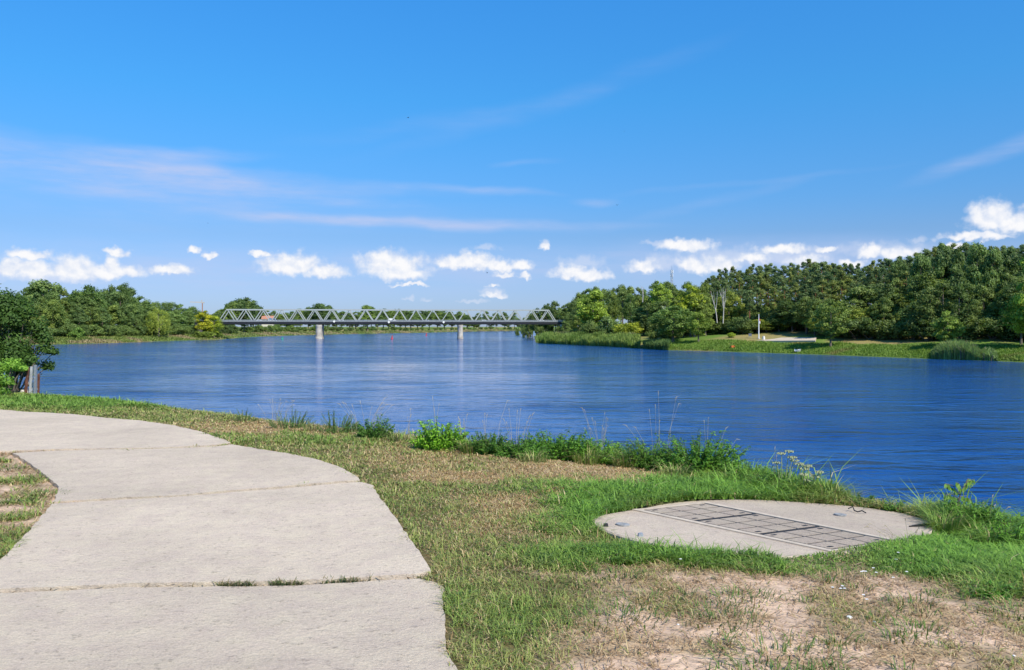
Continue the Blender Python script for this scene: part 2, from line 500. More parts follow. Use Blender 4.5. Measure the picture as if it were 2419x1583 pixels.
def concrete_mat(name, col, agg=1.0, streak=0.5, tone=False):
    m, nt, N, L = mat(name)
    g = N('ShaderNodeNewGeometry')

    def noise(scale, det, rough=.6, sc=(1, 1, 1)):
        mp = N('ShaderNodeMapping'); L(g.outputs['Position'], mp.inputs[0]); mp.inputs['Scale'].default_value = sc; mp.inputs['Rotation'].default_value = (0, 0, radians(-14))
        n = N('ShaderNodeTexNoise'); L(mp.outputs[0], n.inputs['Vector']); n.inputs['Scale'].default_value = scale; n.inputs['Detail'].default_value = det; n.inputs['Roughness'].default_value = rough
        return n.outputs[0]

    def mr(s, a, b, c, d):
        n = N('ShaderNodeMapRange'); L(s, n.inputs[0])
        for i, v in enumerate((a, b, c, d)): n.inputs[i + 1].default_value = v
        return n.outputs[0]

    def mul(a, b):
        n = N('ShaderNodeMath'); n.operation = 'MULTIPLY'; L(a, n.inputs[0]); L(b, n.inputs[1]); return n.outputs[0]
    big = noise(.55, 4); mid = noise(5, 6, .7); fine = noise(85, 4, .8); gr = noise(30, 3, .7, (.7, 1, 1))
    stk = noise(4.5, 4, .6, (.12, 1.6, 1))
    f = mul(mul(mr(big, .3, .7, .87, 1.08), mr(mid, .3, .7, .91, 1.07)), mul(mr(fine, .3, .72, .74, 1.18), mr(stk, .35, .7, 1 - .06 * streak, 1 + .04 * streak)))
    pit = mr(gr, .58, .70, 1.03, .68)
    f = mul(f, pit)
    stain = noise(1.7, 5, .7)
    f = mul(f, mr(stain, .58, .74, 1.0, .86))
    if tone:
        at_ = N('ShaderNodeAttribute'); at_.attribute_name = 'tone'; f = mul(f, at_.outputs['Fac'])
    hue = N('ShaderNodeMix'); hue.data_type = 'RGBA'; L(mr(mid, .35, .65, 0, 1), hue.inputs[0])
    hue.inputs[6].default_value = (col[0] * 1.0, col[1] * .97, col[2] * .98, 1); hue.inputs[7].default_value = (col[0] * 1.0, col[1] * 1.0, col[2] * .95, 1)
    sc = N('ShaderNodeVectorMath'); sc.operation = 'SCALE'; L(hue.outputs[2], sc.inputs[0]); L(f, sc.inputs['Scale'])
    p = N('ShaderNodeBsdfPrincipled'); L(sc.outputs[0], p.inputs['Base Color']); p.inputs['Roughness'].default_value = .9; p.inputs['Specular IOR Level'].default_value = .2
    hs = N('ShaderNodeMath'); hs.operation = 'ADD'; L(gr, hs.inputs[0]); L(mul(fine, mr(mid, 0, 1, .6, .6)), hs.inputs[1])
    b = N('ShaderNodeBump'); b.inputs['Strength'].default_value = .75 * agg; b.inputs['Distance'].default_value = .022; L(hs.outputs[0], b.inputs['Height']); L(b.outputs[0], p.inputs['Normal'])
    o = N('ShaderNodeOutputMaterial'); L(p.outputs[0], o.inputs[0])
    return m


def water_mat():
    m, nt, N, L = mat('water')
    g = N('ShaderNodeNewGeometry')

    def noise(sc, det, rough=.55, rot=0):
        mp = N('ShaderNodeMapping'); L(g.outputs['Position'], mp.inputs[0]); mp.inputs['Scale'].default_value = sc; mp.inputs['Rotation'].default_value = (0, 0, radians(rot))
        n = N('ShaderNodeTexNoise'); n.noise_dimensions = '2D'; L(mp.outputs[0], n.inputs['Vector']); n.inputs['Scale'].default_value = 1; n.inputs['Detail'].default_value = det; n.inputs['Roughness'].default_value = rough
        return n.outputs[0]

    def mr(s, a, b, c, d):
        n = N('ShaderNodeMapRange'); L(s, n.inputs[0]); n.interpolation_type = 'SMOOTHSTEP'
        for i, v in enumerate((a, b, c, d)): n.inputs[i + 1].default_value = v
        return n.outputs[0]

    def mth(op, a, b):
        n = N('ShaderNodeMath'); n.operation = op
        for i, v in enumerate((a, b)):
            if isinstance(v, (int, float)): n.inputs[i].default_value = v
            else: L(v, n.inputs[i])
        return n.outputs[0]
    rip = noise((1.3, 2.4, 1), 5, .62, 8)         # ripples
    chop = noise((.32, .62, 1), 5, .62, -6)        # wind chop
    sw = noise((.035, .075, 1), 4, .55, 14)           # slow swirls and slicks
    sw2 = noise((.010, .022, 1), 4, .55, -18)
    calm = mr(mth('ADD', mth('MULTIPLY', sw, .5), mth('MULTIPLY', sw2, .5)), .38, .62, .3, 1.4)
    wl1 = mr(noise((.42, .95, 1), 3, .5, 5), .52, .72, 0, 1)      # separate short wavelets
    wl2 = mr(noise((.11, .30, 1), 3, .55, -10), .52, .72, 0, 1)
    dv = N('ShaderNodeVectorMath'); dv.operation = 'MULTIPLY_ADD'; L(g.outputs['Position'], dv.inputs[0]); dv.inputs[1].default_value = (1 / 42, 1 / 75, 0); dv.inputs[2].default_value = (14 / 42, -150 / 75, 0)
    ln = N('ShaderNodeVectorMath'); ln.operation = 'LENGTH'; L(dv.outputs[0], ln.inputs[0])
    slick = mr(mth('ADD', ln.outputs['Value'], mth('MULTIPLY', mth('SUBTRACT', sw2, .5), 1.6)), -.1, 1.3, .25, 1.0)   # a calmer reach in mid river
    calm = mth('MULTIPLY', calm, slick)
    h = mth('ADD', mth('MULTIPLY', rip, .15), mth('MULTIPLY', chop, .42))
    h = mth('ADD', h, mth('ADD', mth('MULTIPLY', wl1, .16), mth('MULTIPLY', wl2, .5)))
    h = mth('MULTIPLY', h, calm)
    h = mth('ADD', h, mth('MULTIPLY', sw, .25))
    b = N('ShaderNodeBump'); b.inputs['Strength'].default_value = WATER['bump']; b.inputs['Distance'].default_value = 1.0; L(h, b.inputs['Height'])
    p = N('ShaderNodeBsdfPrincipled')
    p.inputs['Base Color'].default_value = (*WATER['col'], 1); p.inputs['Roughness'].default_value = WATER['rough']; p.inputs['IOR'].default_value = 1.45
    L(b.outputs[0], p.inputs['Normal'])
    o = N('ShaderNodeOutputMaterial'); L(p.outputs[0], o.inputs[0])
    return m


WATER = dict(col=(.005, .050, .205), rough=.09, bump=.42)
sky_nodes()
M_ground = ground_mat()
M_blade = attr_blade('grass_blades')
M_land = concrete_mat('landing_concrete', (.56, .47, .36))
M_conc = concrete_mat('path_concrete', (.585, .485, .372), .8, .4, True)
M_conc2 = concrete_mat('slab_concrete', (.49, .405, .315), .6, .2)
M_water = water_mat()
M_leaf = foliage('tree_leaves', (.060, .105, .026), (.275, .345, .100), .38)
M_pine = foliage('pine_needles', (.055, .100, .035), (.240, .310, .105), .25)
M_weed = foliage('weed_leaves', (.055, .130, .018), (.205, .360, .065), .35)
M_bark = simple('grey_bark', (.16, .13, .10), .9, var=.25, scale=3)
M_barkp = simple('pine_bark', (.30, .13, .065), .9, var=.3, scale=2)
M_dead = simple('bleached_wood', (.46, .43, .38), .85, var=.12, scale=2)
M_straw = simple('dry_straw', (.46, .38, .25), .8, var=.15, scale=8)
M_steel = simple('bridge_paint', (.37, .395, .365), .45, var=.06, scale=1.5)
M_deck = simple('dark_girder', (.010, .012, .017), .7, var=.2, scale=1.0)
M_rail = simple('guard_rail_steel', (.24, .26, .27), .5, var=.12, scale=1.2)
M_pier = simple('pier_concrete', (.48, .44, .37), .9, var=.2, scale=.35, dark=(.26, .22, .17))
M_asph = simple('asphalt', (.06, .06, .065), .9)
M_white = simple('white_paint', (.80, .80, .80), .45, var=.04)
M_red = simple('red_paint', (.55, .04, .03), .5, var=.1)
M_orange = simple('orange_paint', (.75, .18, .04), .5, var=.1)
M_rust = simple('rusty_iron', (.19, .085, .055), .85, var=.35, scale=14)
M_galv = simple('galvanised_steel', (.42, .45, .48), .42, .6, var=.15, scale=30)
M_greyp = simple('grey_post_paint', (.42, .43, .42), .7, var=.15, scale=12)
M_cap = simple('dull_zinc', (.30, .30, .29), .75, 0, var=.2, scale=30)
M_black = simple('black_iron', (.02, .02, .02), .6, var=.2)
M_glass = simple('dark_glass', (.02, .025, .03), .1, var=.05)
M_rubber = simple('tyre_rubber', (.02, .02, .02), .8)
M_stone = simple('pale_stone', (.55, .50, .44), .9, var=.25, scale=5)
M_tile = concrete_mat('cover_paving', (.42, .345, .27), .8, .1)
M_rimc = simple('pale_frame', (.54, .445, .335), .8, var=.12, scale=12)
M_roof = simple('orange_roof_tiles', (.42, .19, .12), .8, var=.15, scale=1)
M_wallp = simple('cream_render', (.6, .55, .45), .9, var=.08)
M_petal = simple('white_petals', (.82, .82, .80), .6, var=.04)
M_sign = simple('pale_sign', (.80, .78, .68), .5, var=.05)
M_umbel = simple('seed_heads', (.37, .39, .21), .8, var=.2, scale=20)

# ------------------------------------------------------------------ cover of the near bank (where it is lush, dry or bare)
def P2(lst, z=0.0):
    return [onz(a, b, z) for a, b in lst]


def toppx(x, y, z):
    return CX + F * x / y, HY + F * (CZ - z) / y


PATH_PX = [
    [(-900, 946), (-300, 958), (0, 972), (120, 979), (250, 990), (330, 997), (400, 1008), (470, 1024), (520, 1040), (545, 1051), (500, 1058), (420, 1061), (300, 1065), (200, 1067), (100, 1068), (0, 1070), (-600, 1084)],
    [(30, 1076), (120, 1072), (250, 1069), (400, 1065), (490, 1062), (515, 1060), (548, 1055), (590, 1062), (640, 1071), (700, 1081), (755, 1093), (810, 1112), (848, 1134), (850, 1139), (700, 1150), (560, 1160), (420, 1174), (300, 1180), (126, 1193), (140, 1156), (110, 1130), (70, 1100)],
    [(122, 1198), (300, 1185), (420, 1178), (560, 1165), (700, 1155), (852, 1143), (880, 1150), (893, 1172), (912, 1200), (934, 1228), (955, 1258), (978, 1290), (1000, 1324), (1018, 1358), (990, 1366), (860, 1372), (700, 1379), (540, 1383), (400, 1388), (250, 1392), (100, 1398), (0, 1402), (-150, 1408), (-60, 1362), (0, 1328), (50, 1282), (85, 1242)],
]
PATH = [P2(p) for p in PATH_PX]
PATH.append(P2([(-150, 1413), (0, 1408), (100, 1404), (250, 1398), (400, 1394), (540, 1390), (700, 1386), (860, 1379), (990, 1373), (1028, 1380), (1046, 1396), (1048, 1430), (1048, 1470), (1052, 1520), (1062, 1555), (1078, 1583)]) + [(-.20, 3.3), (-.12, 2.2), (-.1, -3), (-6, -3), (-6, 4.0), (-4.0, 4.6)])
SLAB_PX = [(1395, 1231), (1418, 1218), (1470, 1208), (1512, 1202), (1560, 1192), (1615, 1185), (1690, 1181), (1766, 1180), (1840, 1183), (1917, 1188), (1995, 1194), (2068, 1202), (2130, 1212), (2182, 1226), (2214, 1242), (2197, 1260), (2165, 1271), (2125, 1283), (2050, 1298), (1962, 1309), (1900, 1314), (1841, 1315), (1780, 1311), (1728, 1305), (1650, 1299), (1577, 1290), (1525, 1280), (1482, 1269), (1445, 1258), (1418, 1247)]
SLAB0 = [on_land(a, b)[:2] for a, b in SLAB_PX]


def blob(px, py, lst):
    t = np.zeros(np.shape(px))
    for (cx, cy, rx, ry, s) in lst:
        d2 = ((px - cx) / rx) ** 2 + ((py - cy) / ry) ** 2
        t = np.maximum(t, s * np.exp(-.8 * d2 ** 2))
    return t


def covers(x, y, z):
    """lush, dry, bare shares of the turf on our bank"""
    yy = np.maximum(y, 2.2)
    px, py = toppx(x, yy, z)
    n = fbm(x * 1.3, y * 1.3, 21, 4); n2 = fbm(x * 4.0, y * 4.0, 31, 3)
    wx = px + (n - .5) * 120; wy = py + (n2 - .5) * 50 * np.clip(6 / yy, .2, 1.2)
    lush = blob(wx, wy, [(1650, 1165, 420, 34, 1), (1390, 1205, 120, 60, .95), (1640, 1318, 400, 26, .9), (2280, 1300, 260, 72, 1), (2500, 1300, 260, 120, 1), (2400, 1360, 130, 40, .75), (150, 952, 420, 17, .75),
                         (1050, 1060, 120, 16, .5), (1250, 1480, 110, 50, .3), (1080, 1440, 60, 60, .35), (1880, 1345, 160, 16, .6), (2330, 1410, 60, 22, .7), (1100, 1040, 900, 12, .5)])
    dry = blob(wx, wy, [(700, 1010, 330, 14, .85), (960, 1036, 220, 12, .8), (1200, 1064, 340, 24, .78), (1400, 1112, 240, 38, .82), (1080, 1128, 160, 18, .8), (1250, 1185, 150, 26, .8), (1240, 1240, 160, 40, .45), (620, 1035, 100, 14, .6), (980, 1090, 200, 16, .5)])
    thr = 1348 + 62 * sst(1950, 2350, wx) - 10 * sst(1500, 1700, wx)
    bare = sst(-14, 34, wy - thr) * sst(-110, 110, wx - 1420 + (wy - 1440) * 0.75)
    bare = np.maximum(bare, blob(wx, wy, [(1510, 1354, 130, 15, 1), (1330, 1350, 90, 10, .5)]))
    left = (px < 190) & (py > 1060) & (x < -2.0) & (y < 14)
    bare = np.where(left, np.clip(.99 - .9 * sst(.56, .64, fbm(x * 1.6, y * 3.6, 41, 3)) * sst(120, 70, px) - .75 * sst(1238, 1275, py), 0, 1), bare)
    dry = np.where(left, .1, dry); lush = np.where(left, .25, lush)
    return lush, dry, bare


def tufts(x, y):
    return fbm(x * 2.2, y * 2.6, 51, 4)


# ------------------------------------------------------------------ ground: one sheet to the horizon
def build_ground():
    azf = np.concatenate([np.arange(-180, -46, 4.0), np.arange(-46, 46.01, .125), np.arange(50, 180, 4.0)])
    r = [0.6]
    while r[-1] < 7500:
        q = r[-1]
        r.append(q * (1.016 if q < 30 else 1.03 if q < 120 else 1.012 if q < 700 else 1.03 if q < 1700 else 1.2))
    r = np.array(r)
    A, R = np.meshgrid(np.radians(azf), r)
    X = R * np.sin(A); Y = R * np.cos(A)
    Z = land(X, Y)
    na, nr = len(azf), len(r)
    inn = [inpoly(X, Y, p) for p in PATH]
    under = np.logical_or.reduce(inn)
    green = np.array([.085, .115, .028]); soil = np.array([.64, .455, .315]); straw = np.array([.50, .37, .17]); earth = np.array([.085, .062, .042]); thatch = np.array([.15, .122, .052])
    lush, dry, bare = covers(X, Y, Z)
    t = tufts(X, Y)
    e1 = sdist(X, Y, NB)
    c = np.empty(X.shape + (3,)); c[:] = thatch
    def mixc(w, col):
        c[:] = c * (1 - w[..., None]) + col * w[..., None]
    mixc(np.clip(dry, 0, 1) * .9, straw); mixc(np.clip(lush, 0, 1) * .8, green * .8)
    mixc(np.clip(bare * (1 - .5 * sst(.5, .62, t)), 0, 1), soil)
    mixc(bare * .55 * sst(.5, .7, fbm(X * 3, Y * 5, 61, 4)), straw * .75)
    mixc(sst(0.1, -.4, e1), green * .9)
    near = np.hypot(X, Y) < 60
    pm = [sdist(X, Y, p + [p[0]]) for p in PATH[:0]]
    # bank colours away from our own side
    e2 = sdist(X, Y, LB); e3 = sdist(X, Y, RB)
    nf = fbm(X * .05, Y * .05, 71, 4); nf2 = fbm(X * .16, Y * .16, 72, 3)
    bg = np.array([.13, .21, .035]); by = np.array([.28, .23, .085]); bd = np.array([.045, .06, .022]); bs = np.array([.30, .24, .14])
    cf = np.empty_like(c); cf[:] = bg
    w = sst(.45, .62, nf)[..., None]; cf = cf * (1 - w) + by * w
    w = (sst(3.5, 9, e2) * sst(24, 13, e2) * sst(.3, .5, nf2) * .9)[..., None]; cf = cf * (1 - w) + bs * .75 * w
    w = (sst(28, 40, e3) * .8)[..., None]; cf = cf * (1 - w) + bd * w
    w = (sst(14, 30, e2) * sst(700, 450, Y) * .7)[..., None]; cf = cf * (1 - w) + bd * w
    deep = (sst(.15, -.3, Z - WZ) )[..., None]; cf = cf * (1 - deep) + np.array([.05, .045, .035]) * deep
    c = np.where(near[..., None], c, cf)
    sc0 = np.mean(SLAB0, 0); us = inpoly(X, Y, [tuple(sc0 + (np.array(p) - sc0) * 1.07) for p in SLAB0]) & (R < 20)
    Z = np.where(us, Z - .12, Z)
    c[under | us] = earth
    Z = np.where(under, Z - .015, Z)
    verts = np.stack([X, Y, Z], -1).reshape(-1, 3)
    verts = np.vstack([verts, [[0, 0, land1(0, 0.01)]]])
    col = np.concatenate([c, np.ones(c.shape[:2] + (1,))], -1).reshape(-1, 4)
    col = np.vstack([col, [[*earth, 1]]])
    i = np.arange(nr - 1)[:, None] * na; j = np.arange(na)[None, :]; j2 = (j + 1) % na
    q = np.stack([i + j, i + na + j, i + na + j2, i + j2], -1).reshape(-1, 4)[:, ::-1]
    cj = np.arange(na); tri = np.stack([np.full(na, len(verts) - 1), cj, (cj + 1) % na], -1)[:, ::-1]
    flat = np.concatenate([q.ravel(), tri.ravel()]); sizes = np.concatenate([np.full(len(q), 4), np.full(len(tri), 3)])
    me = np_mesh('ground', verts, flat, sizes, M_ground, {'cover': col})
    me.polygons.foreach_set('use_smooth', np.ones(len(me.polygons), bool))
    tag(link('ground', me), 'grassy and sandy river banks', 'ground', kind='structure')


build_ground()
w_ = MB(); w_.add([(-7000, -800, WZ), (7000, -800, WZ), (7000, 7000, WZ), (-7000, 7000, WZ)], [(0, 1, 2, 3)])
tag(w_.build('water', M_water), 'wide blue river with small ripples', 'river', kind='structure')


# ------------------------------------------------------------------ concrete path of cast slabs
def build_path():
    bm = bmesh.new(); tl = bm.verts.layers.float.new('tone')
    for k, poly in enumerate(PATH):
        pts = []
        n = len(poly)
        for i in range(n):
            a = np.array(poly[i]); b = np.array(poly[(i + 1) % n])
            m = max(1, int(min(24, np.hypot(*(b - a)) / .07)))
            for s in range(m):
                p = a + (b - a) * s / m
                d = b - a; nr = np.array([-d[1], d[0]]) / (np.hypot(*d) + 1e-9)
                amp = .018 if np.hypot(*p) < 25 else 0
                p = p + nr * ((vn(p[0] * 9 + k * 7, p[1] * 9, 91) - .5) * amp * .7 + (vn(p[0] * 31, p[1] * 31, 92) - .5) * amp * 1.3)
                pts.append(p)
        zs = [max(land1(p[0], p[1]), -.25) * .8 + .028 - (.012 if k == 3 else 0) for p in pts]
        top = [bm.verts.new((p[0], p[1], z)) for p, z in zip(pts, zs)]
        bot = [bm.verts.new((p[0], p[1], z - .14)) for p, z in zip(pts, zs)]
        for v in top + bot: v[tl] = (.985, .955, 1.01, .935)[k]
        f = bm.faces.new(top)
        if f.normal.z < 0 or f.calc_area() and (f.normal_update() or f.normal.z < 0): f.normal_flip()
        m = len(pts)
        for i in range(m):
            bm.faces.new((top[i], bot[i], bot[(i + 1) % m], top[(i + 1) % m]))
        bmesh.ops.triangulate(bm, faces=[f])
    bmesh.ops.recalc_face_normals(bm, faces=bm.faces[:])
    me = bpy.data.meshes.new('path'); bm.to_mesh(me); bm.free(); me.materials.append(M_conc)
    tag(link('path', me), 'pale concrete path of large cast slabs', 'path', kind='structure')


build_path()


# ------------------------------------------------------------------ round concrete well cover in the grass
def fit_plane(pts):
    A = np.array([[p[0], p[1], 1] for p in pts]); b = np.array([land1(p[0], p[1]) for p in pts])
    return np.linalg.lstsq(A, b, rcond=None)[0]


PL = fit_plane(SLAB0); PL[2] += .014


def on_slab(px, py, up=0.0):
    rx, rz = (px - CX) / F, (HY - py) / F
    Y = (CZ - PL[2] - up) / (PL[0] * rx + PL[1] - rz)
    return np.array([rx * Y, Y, CZ + rz * Y])


SLAB = [on_slab(a, b) for a, b in SLAB_PX]


def build_slab():
    c0 = np.mean(SLAB, 0)
    root = empty('well_cover', tuple(c0 - [0, 0, .05]), 0, 'round concrete slab with three hinged hatch covers set in the grass by the bank', 'well cover')
    o0 = np.array(root.location)
    n = len(SLAB); fine = []
    for i in range(n):
        p0, p1, p2, p3 = SLAB[i - 1], SLAB[i], SLAB[(i + 1) % n], SLAB[(i + 2) % n]
        for s in np.linspace(0, 1, 6)[:-1]:
            fine.append(.5 * ((2 * p1) + (p2 - p0) * s + (2 * p0 - 5 * p1 + 4 * p2 - p3) * s * s + (3 * p1 - p0 - 3 * p2 + p3) * s ** 3))
    mb = MB(); m = len(fine)
    rings = []
    for ins, dz in ((0, -.22), (0, -.012), (.012, 0.0)):
        rings.append([(p - (p - c0) / np.linalg.norm(p - c0) * ins) + [0, 0, dz] - o0 for p in fine])
    vs = [v for r in rings for v in r]
    fs = [(k * m + i, k * m + (i + 1) % m, (k + 1) * m + (i + 1) % m, (k + 1) * m + i) for k in range(2) for i in range(m)]
    fs.append(tuple(2 * m + i for i in range(m)))
    mb.add(vs, fs); s = mb.build('slab', M_conc2, root)
    bm = bmesh.new(); bm.from_mesh(s.data); bmesh.ops.recalc_face_normals(bm, faces=bm.faces[:]); bm.to_mesh(s.data); bm.free()
    Q = [on_slab(*p) for p in ((1513, 1206), (1664, 1190), (2110, 1279), (1963, 1301))]     # inner corners: two at the back end, two at the front end
    up = np.cross(Q[1] - Q[0], Q[3] - Q[0]); up /= np.linalg.norm(up); up *= np.sign(up[2])

    def q(s, t, h=0.0):
        return (Q[0] * (1 - s) + Q[1] * s) * (1 - t) + (Q[3] * (1 - s) + Q[2] * s) * t + up * h - o0

    def plate(mb, s0, s1, t0, t1, h0, h1, mi=0):
        vs = [q(s, t, h) for h in (h0, h1) for s, t in ((s0, t0), (s1, t0), (s1, t1), (s0, t1))]
        mb.add(vs, [(0, 1, 2, 3), (7, 6, 5, 4), (0, 4, 5, 1), (1, 5, 6, 2), (2, 6, 7, 3), (3, 7, 4, 0)], mi)
    rim = MB(); w = .075; wt = .022
    plate(rim, -w, 0, -wt, 1 + wt, -.04, .010); plate(rim, 1, 1 + w, -wt, 1 + wt, -.04, .010); plate(rim, 0, 1, -wt, 0, -.04, .008); plate(rim, 0, 1, 1, 1 + wt, -.04, .008)
    rim.build('frame_rim', M_rimc, root)
    tb = [0, .318, .66, 1.0]
    for k in range(3):
        t0, t1 = tb[k] + .004, tb[k + 1] - .004
        cb = MB(); plate(cb, .004, .996, t0, t1, -.03, .004)
        T = np.linspace(t0 + .006, t1 - .006, 4); S = np.linspace(.028, .972, 4)
        for a in range(3):
            for b in range(3):
                plate(cb, S[a] + .013, S[a + 1] - .013, T[b] + .0062, T[b + 1] - .0062, -.01, .007, 1)
        co = cb.build('hatch_cover', [M_black, M_tile], root)
        for (s, t) in ((.12, t0 + .035), (.86, t0 + .035), (.12, t1 - .035), (.86, t1 - .035)):
            lb = MB(); plate(lb, s - .035, s + .035, t - .006, t + .006, .007, .0095)
            lb.build('lifting_slot', M_black, co)

    def disc(px, py, r, h):
        c = on_slab(px, py); mb = MB(); n = 28; vs = []
        for rr, hh in ((r, .001), (r, h), (r * .30, h), (r * .28, .003)):
            vs += [c - o0 + up * hh + np.array([cos(2 * pi * k / n) * rr, sin(2 * pi * k / n) * rr, -(PL[0] * 0)]) + np.array([0, 0, PL[0] * cos(2 * pi * k / n) * rr + PL[1] * sin(2 * pi * k / n) * rr]) for k in range(n)]
        fs = [(j * n + k, j * n + (k + 1) % n, (j + 1) * n + (k + 1) % n, (j + 1) * n + k) for j in range(3) for k in range(n)]
        mb.add(vs, fs); d = mb.build('drain_cap', M_cap, root)
        hb = MB(); hb.add([c - o0 + up * .004 + np.array([cos(2 * pi * k / 14) * r * .27, sin(2 * pi * k / 14) * r * .27, PL[0] * cos(2 * pi * k / 14) * r * .27 + PL[1] * sin(2 * pi * k / 14) * r * .27]) for k in range(14)], [tuple(range(14))])
        hb.build('key_hole', M_black, d)
    disc(1471, 1241, .055, .012); disc(1985, 1218, .055, .014)
    for (a, b, s) in ((1431, 1244, .028), (1513, 1267, .03)):
        c = on_slab(a, b) - o0; lg = MB(); lg.box((c[0], c[1], c[2] + .0125), (s * 1.3, s * .8, .025), .3, 0, .8); lg.build('anchor_lug', M_galv if a > 1500 else M_black, root)
    hk = MB(); p = [on_slab(a, b) - o0 + up * h for a, b, h in ((2004, 1209, .03), (2014, 1208, .045), (2018, 1211, .02), (2026, 1213, .015), (2036, 1214, .03), (2046, 1215, .012))]
    hk.tube(p, [.006] * 6, 6); hk.build('lifting_shackle', M_black, root)
    st = MB(); p = [on_slab(a, b) - o0 + up * h for a, b, h in ((2148, 1245, .006), (2170, 1244, .012), (2196, 1244, .022), (2222, 1243, .012))]
    st.tube(p, [.006, .010, .014, .010], 6); st.build('anchor_strap', M_black, root)


build_slab()


# ------------------------------------------------------------------ turf: blades as geometry
def blades(root, h, w, ang, lean, bend, col, name, mt):
    n = len(root)
    dx, dy = np.cos(ang), np.sin(ang)
    sx, sy = -dy, dx
    mid = root + np.stack([dx * h * lean * .45, dy * h * lean * .45, h * .58], -1)
    tip = root + np.stack([dx * h * (lean + bend), dy * h * (lean + bend), h * np.clip(1 - .5 * bend, .2, 1)], -1)
    s = np.stack([sx, sy, np.zeros(n)], -1) * (w / 2)[:, None]
    V = np.stack([root - s, root + s, mid + s * .85, mid - s * .85, tip], 1).reshape(-1, 3)
    b = (np.arange(n) * 5)[:, None]
    q = b + np.array([0, 1, 2, 3]); t = b + np.array([3, 2, 4])
    flat = np.concatenate([q, t], 1).ravel(); sizes = np.tile([4, 3], n)
    C = np.repeat(np.concatenate([col, np.ones((n, 1))], 1), 5, 0)
    return np_mesh(name, V, flat, sizes, mt, {'cover': C})


def near_points(dens, y0=2.6, y1=27.0):
    xs, ys = [], []
    y = y0
    while y < y1:
        st = .35
        xa, xb = -.80 * y - .3, .80 * y + .3
        n = int(dens(y) * st * (xb - xa))
        xs.append(rng.uniform(xa, xb, n)); ys.append(rng.uniform(y, y + st, n)); y += st
    return np.concatenate(xs), np.concatenate(ys)


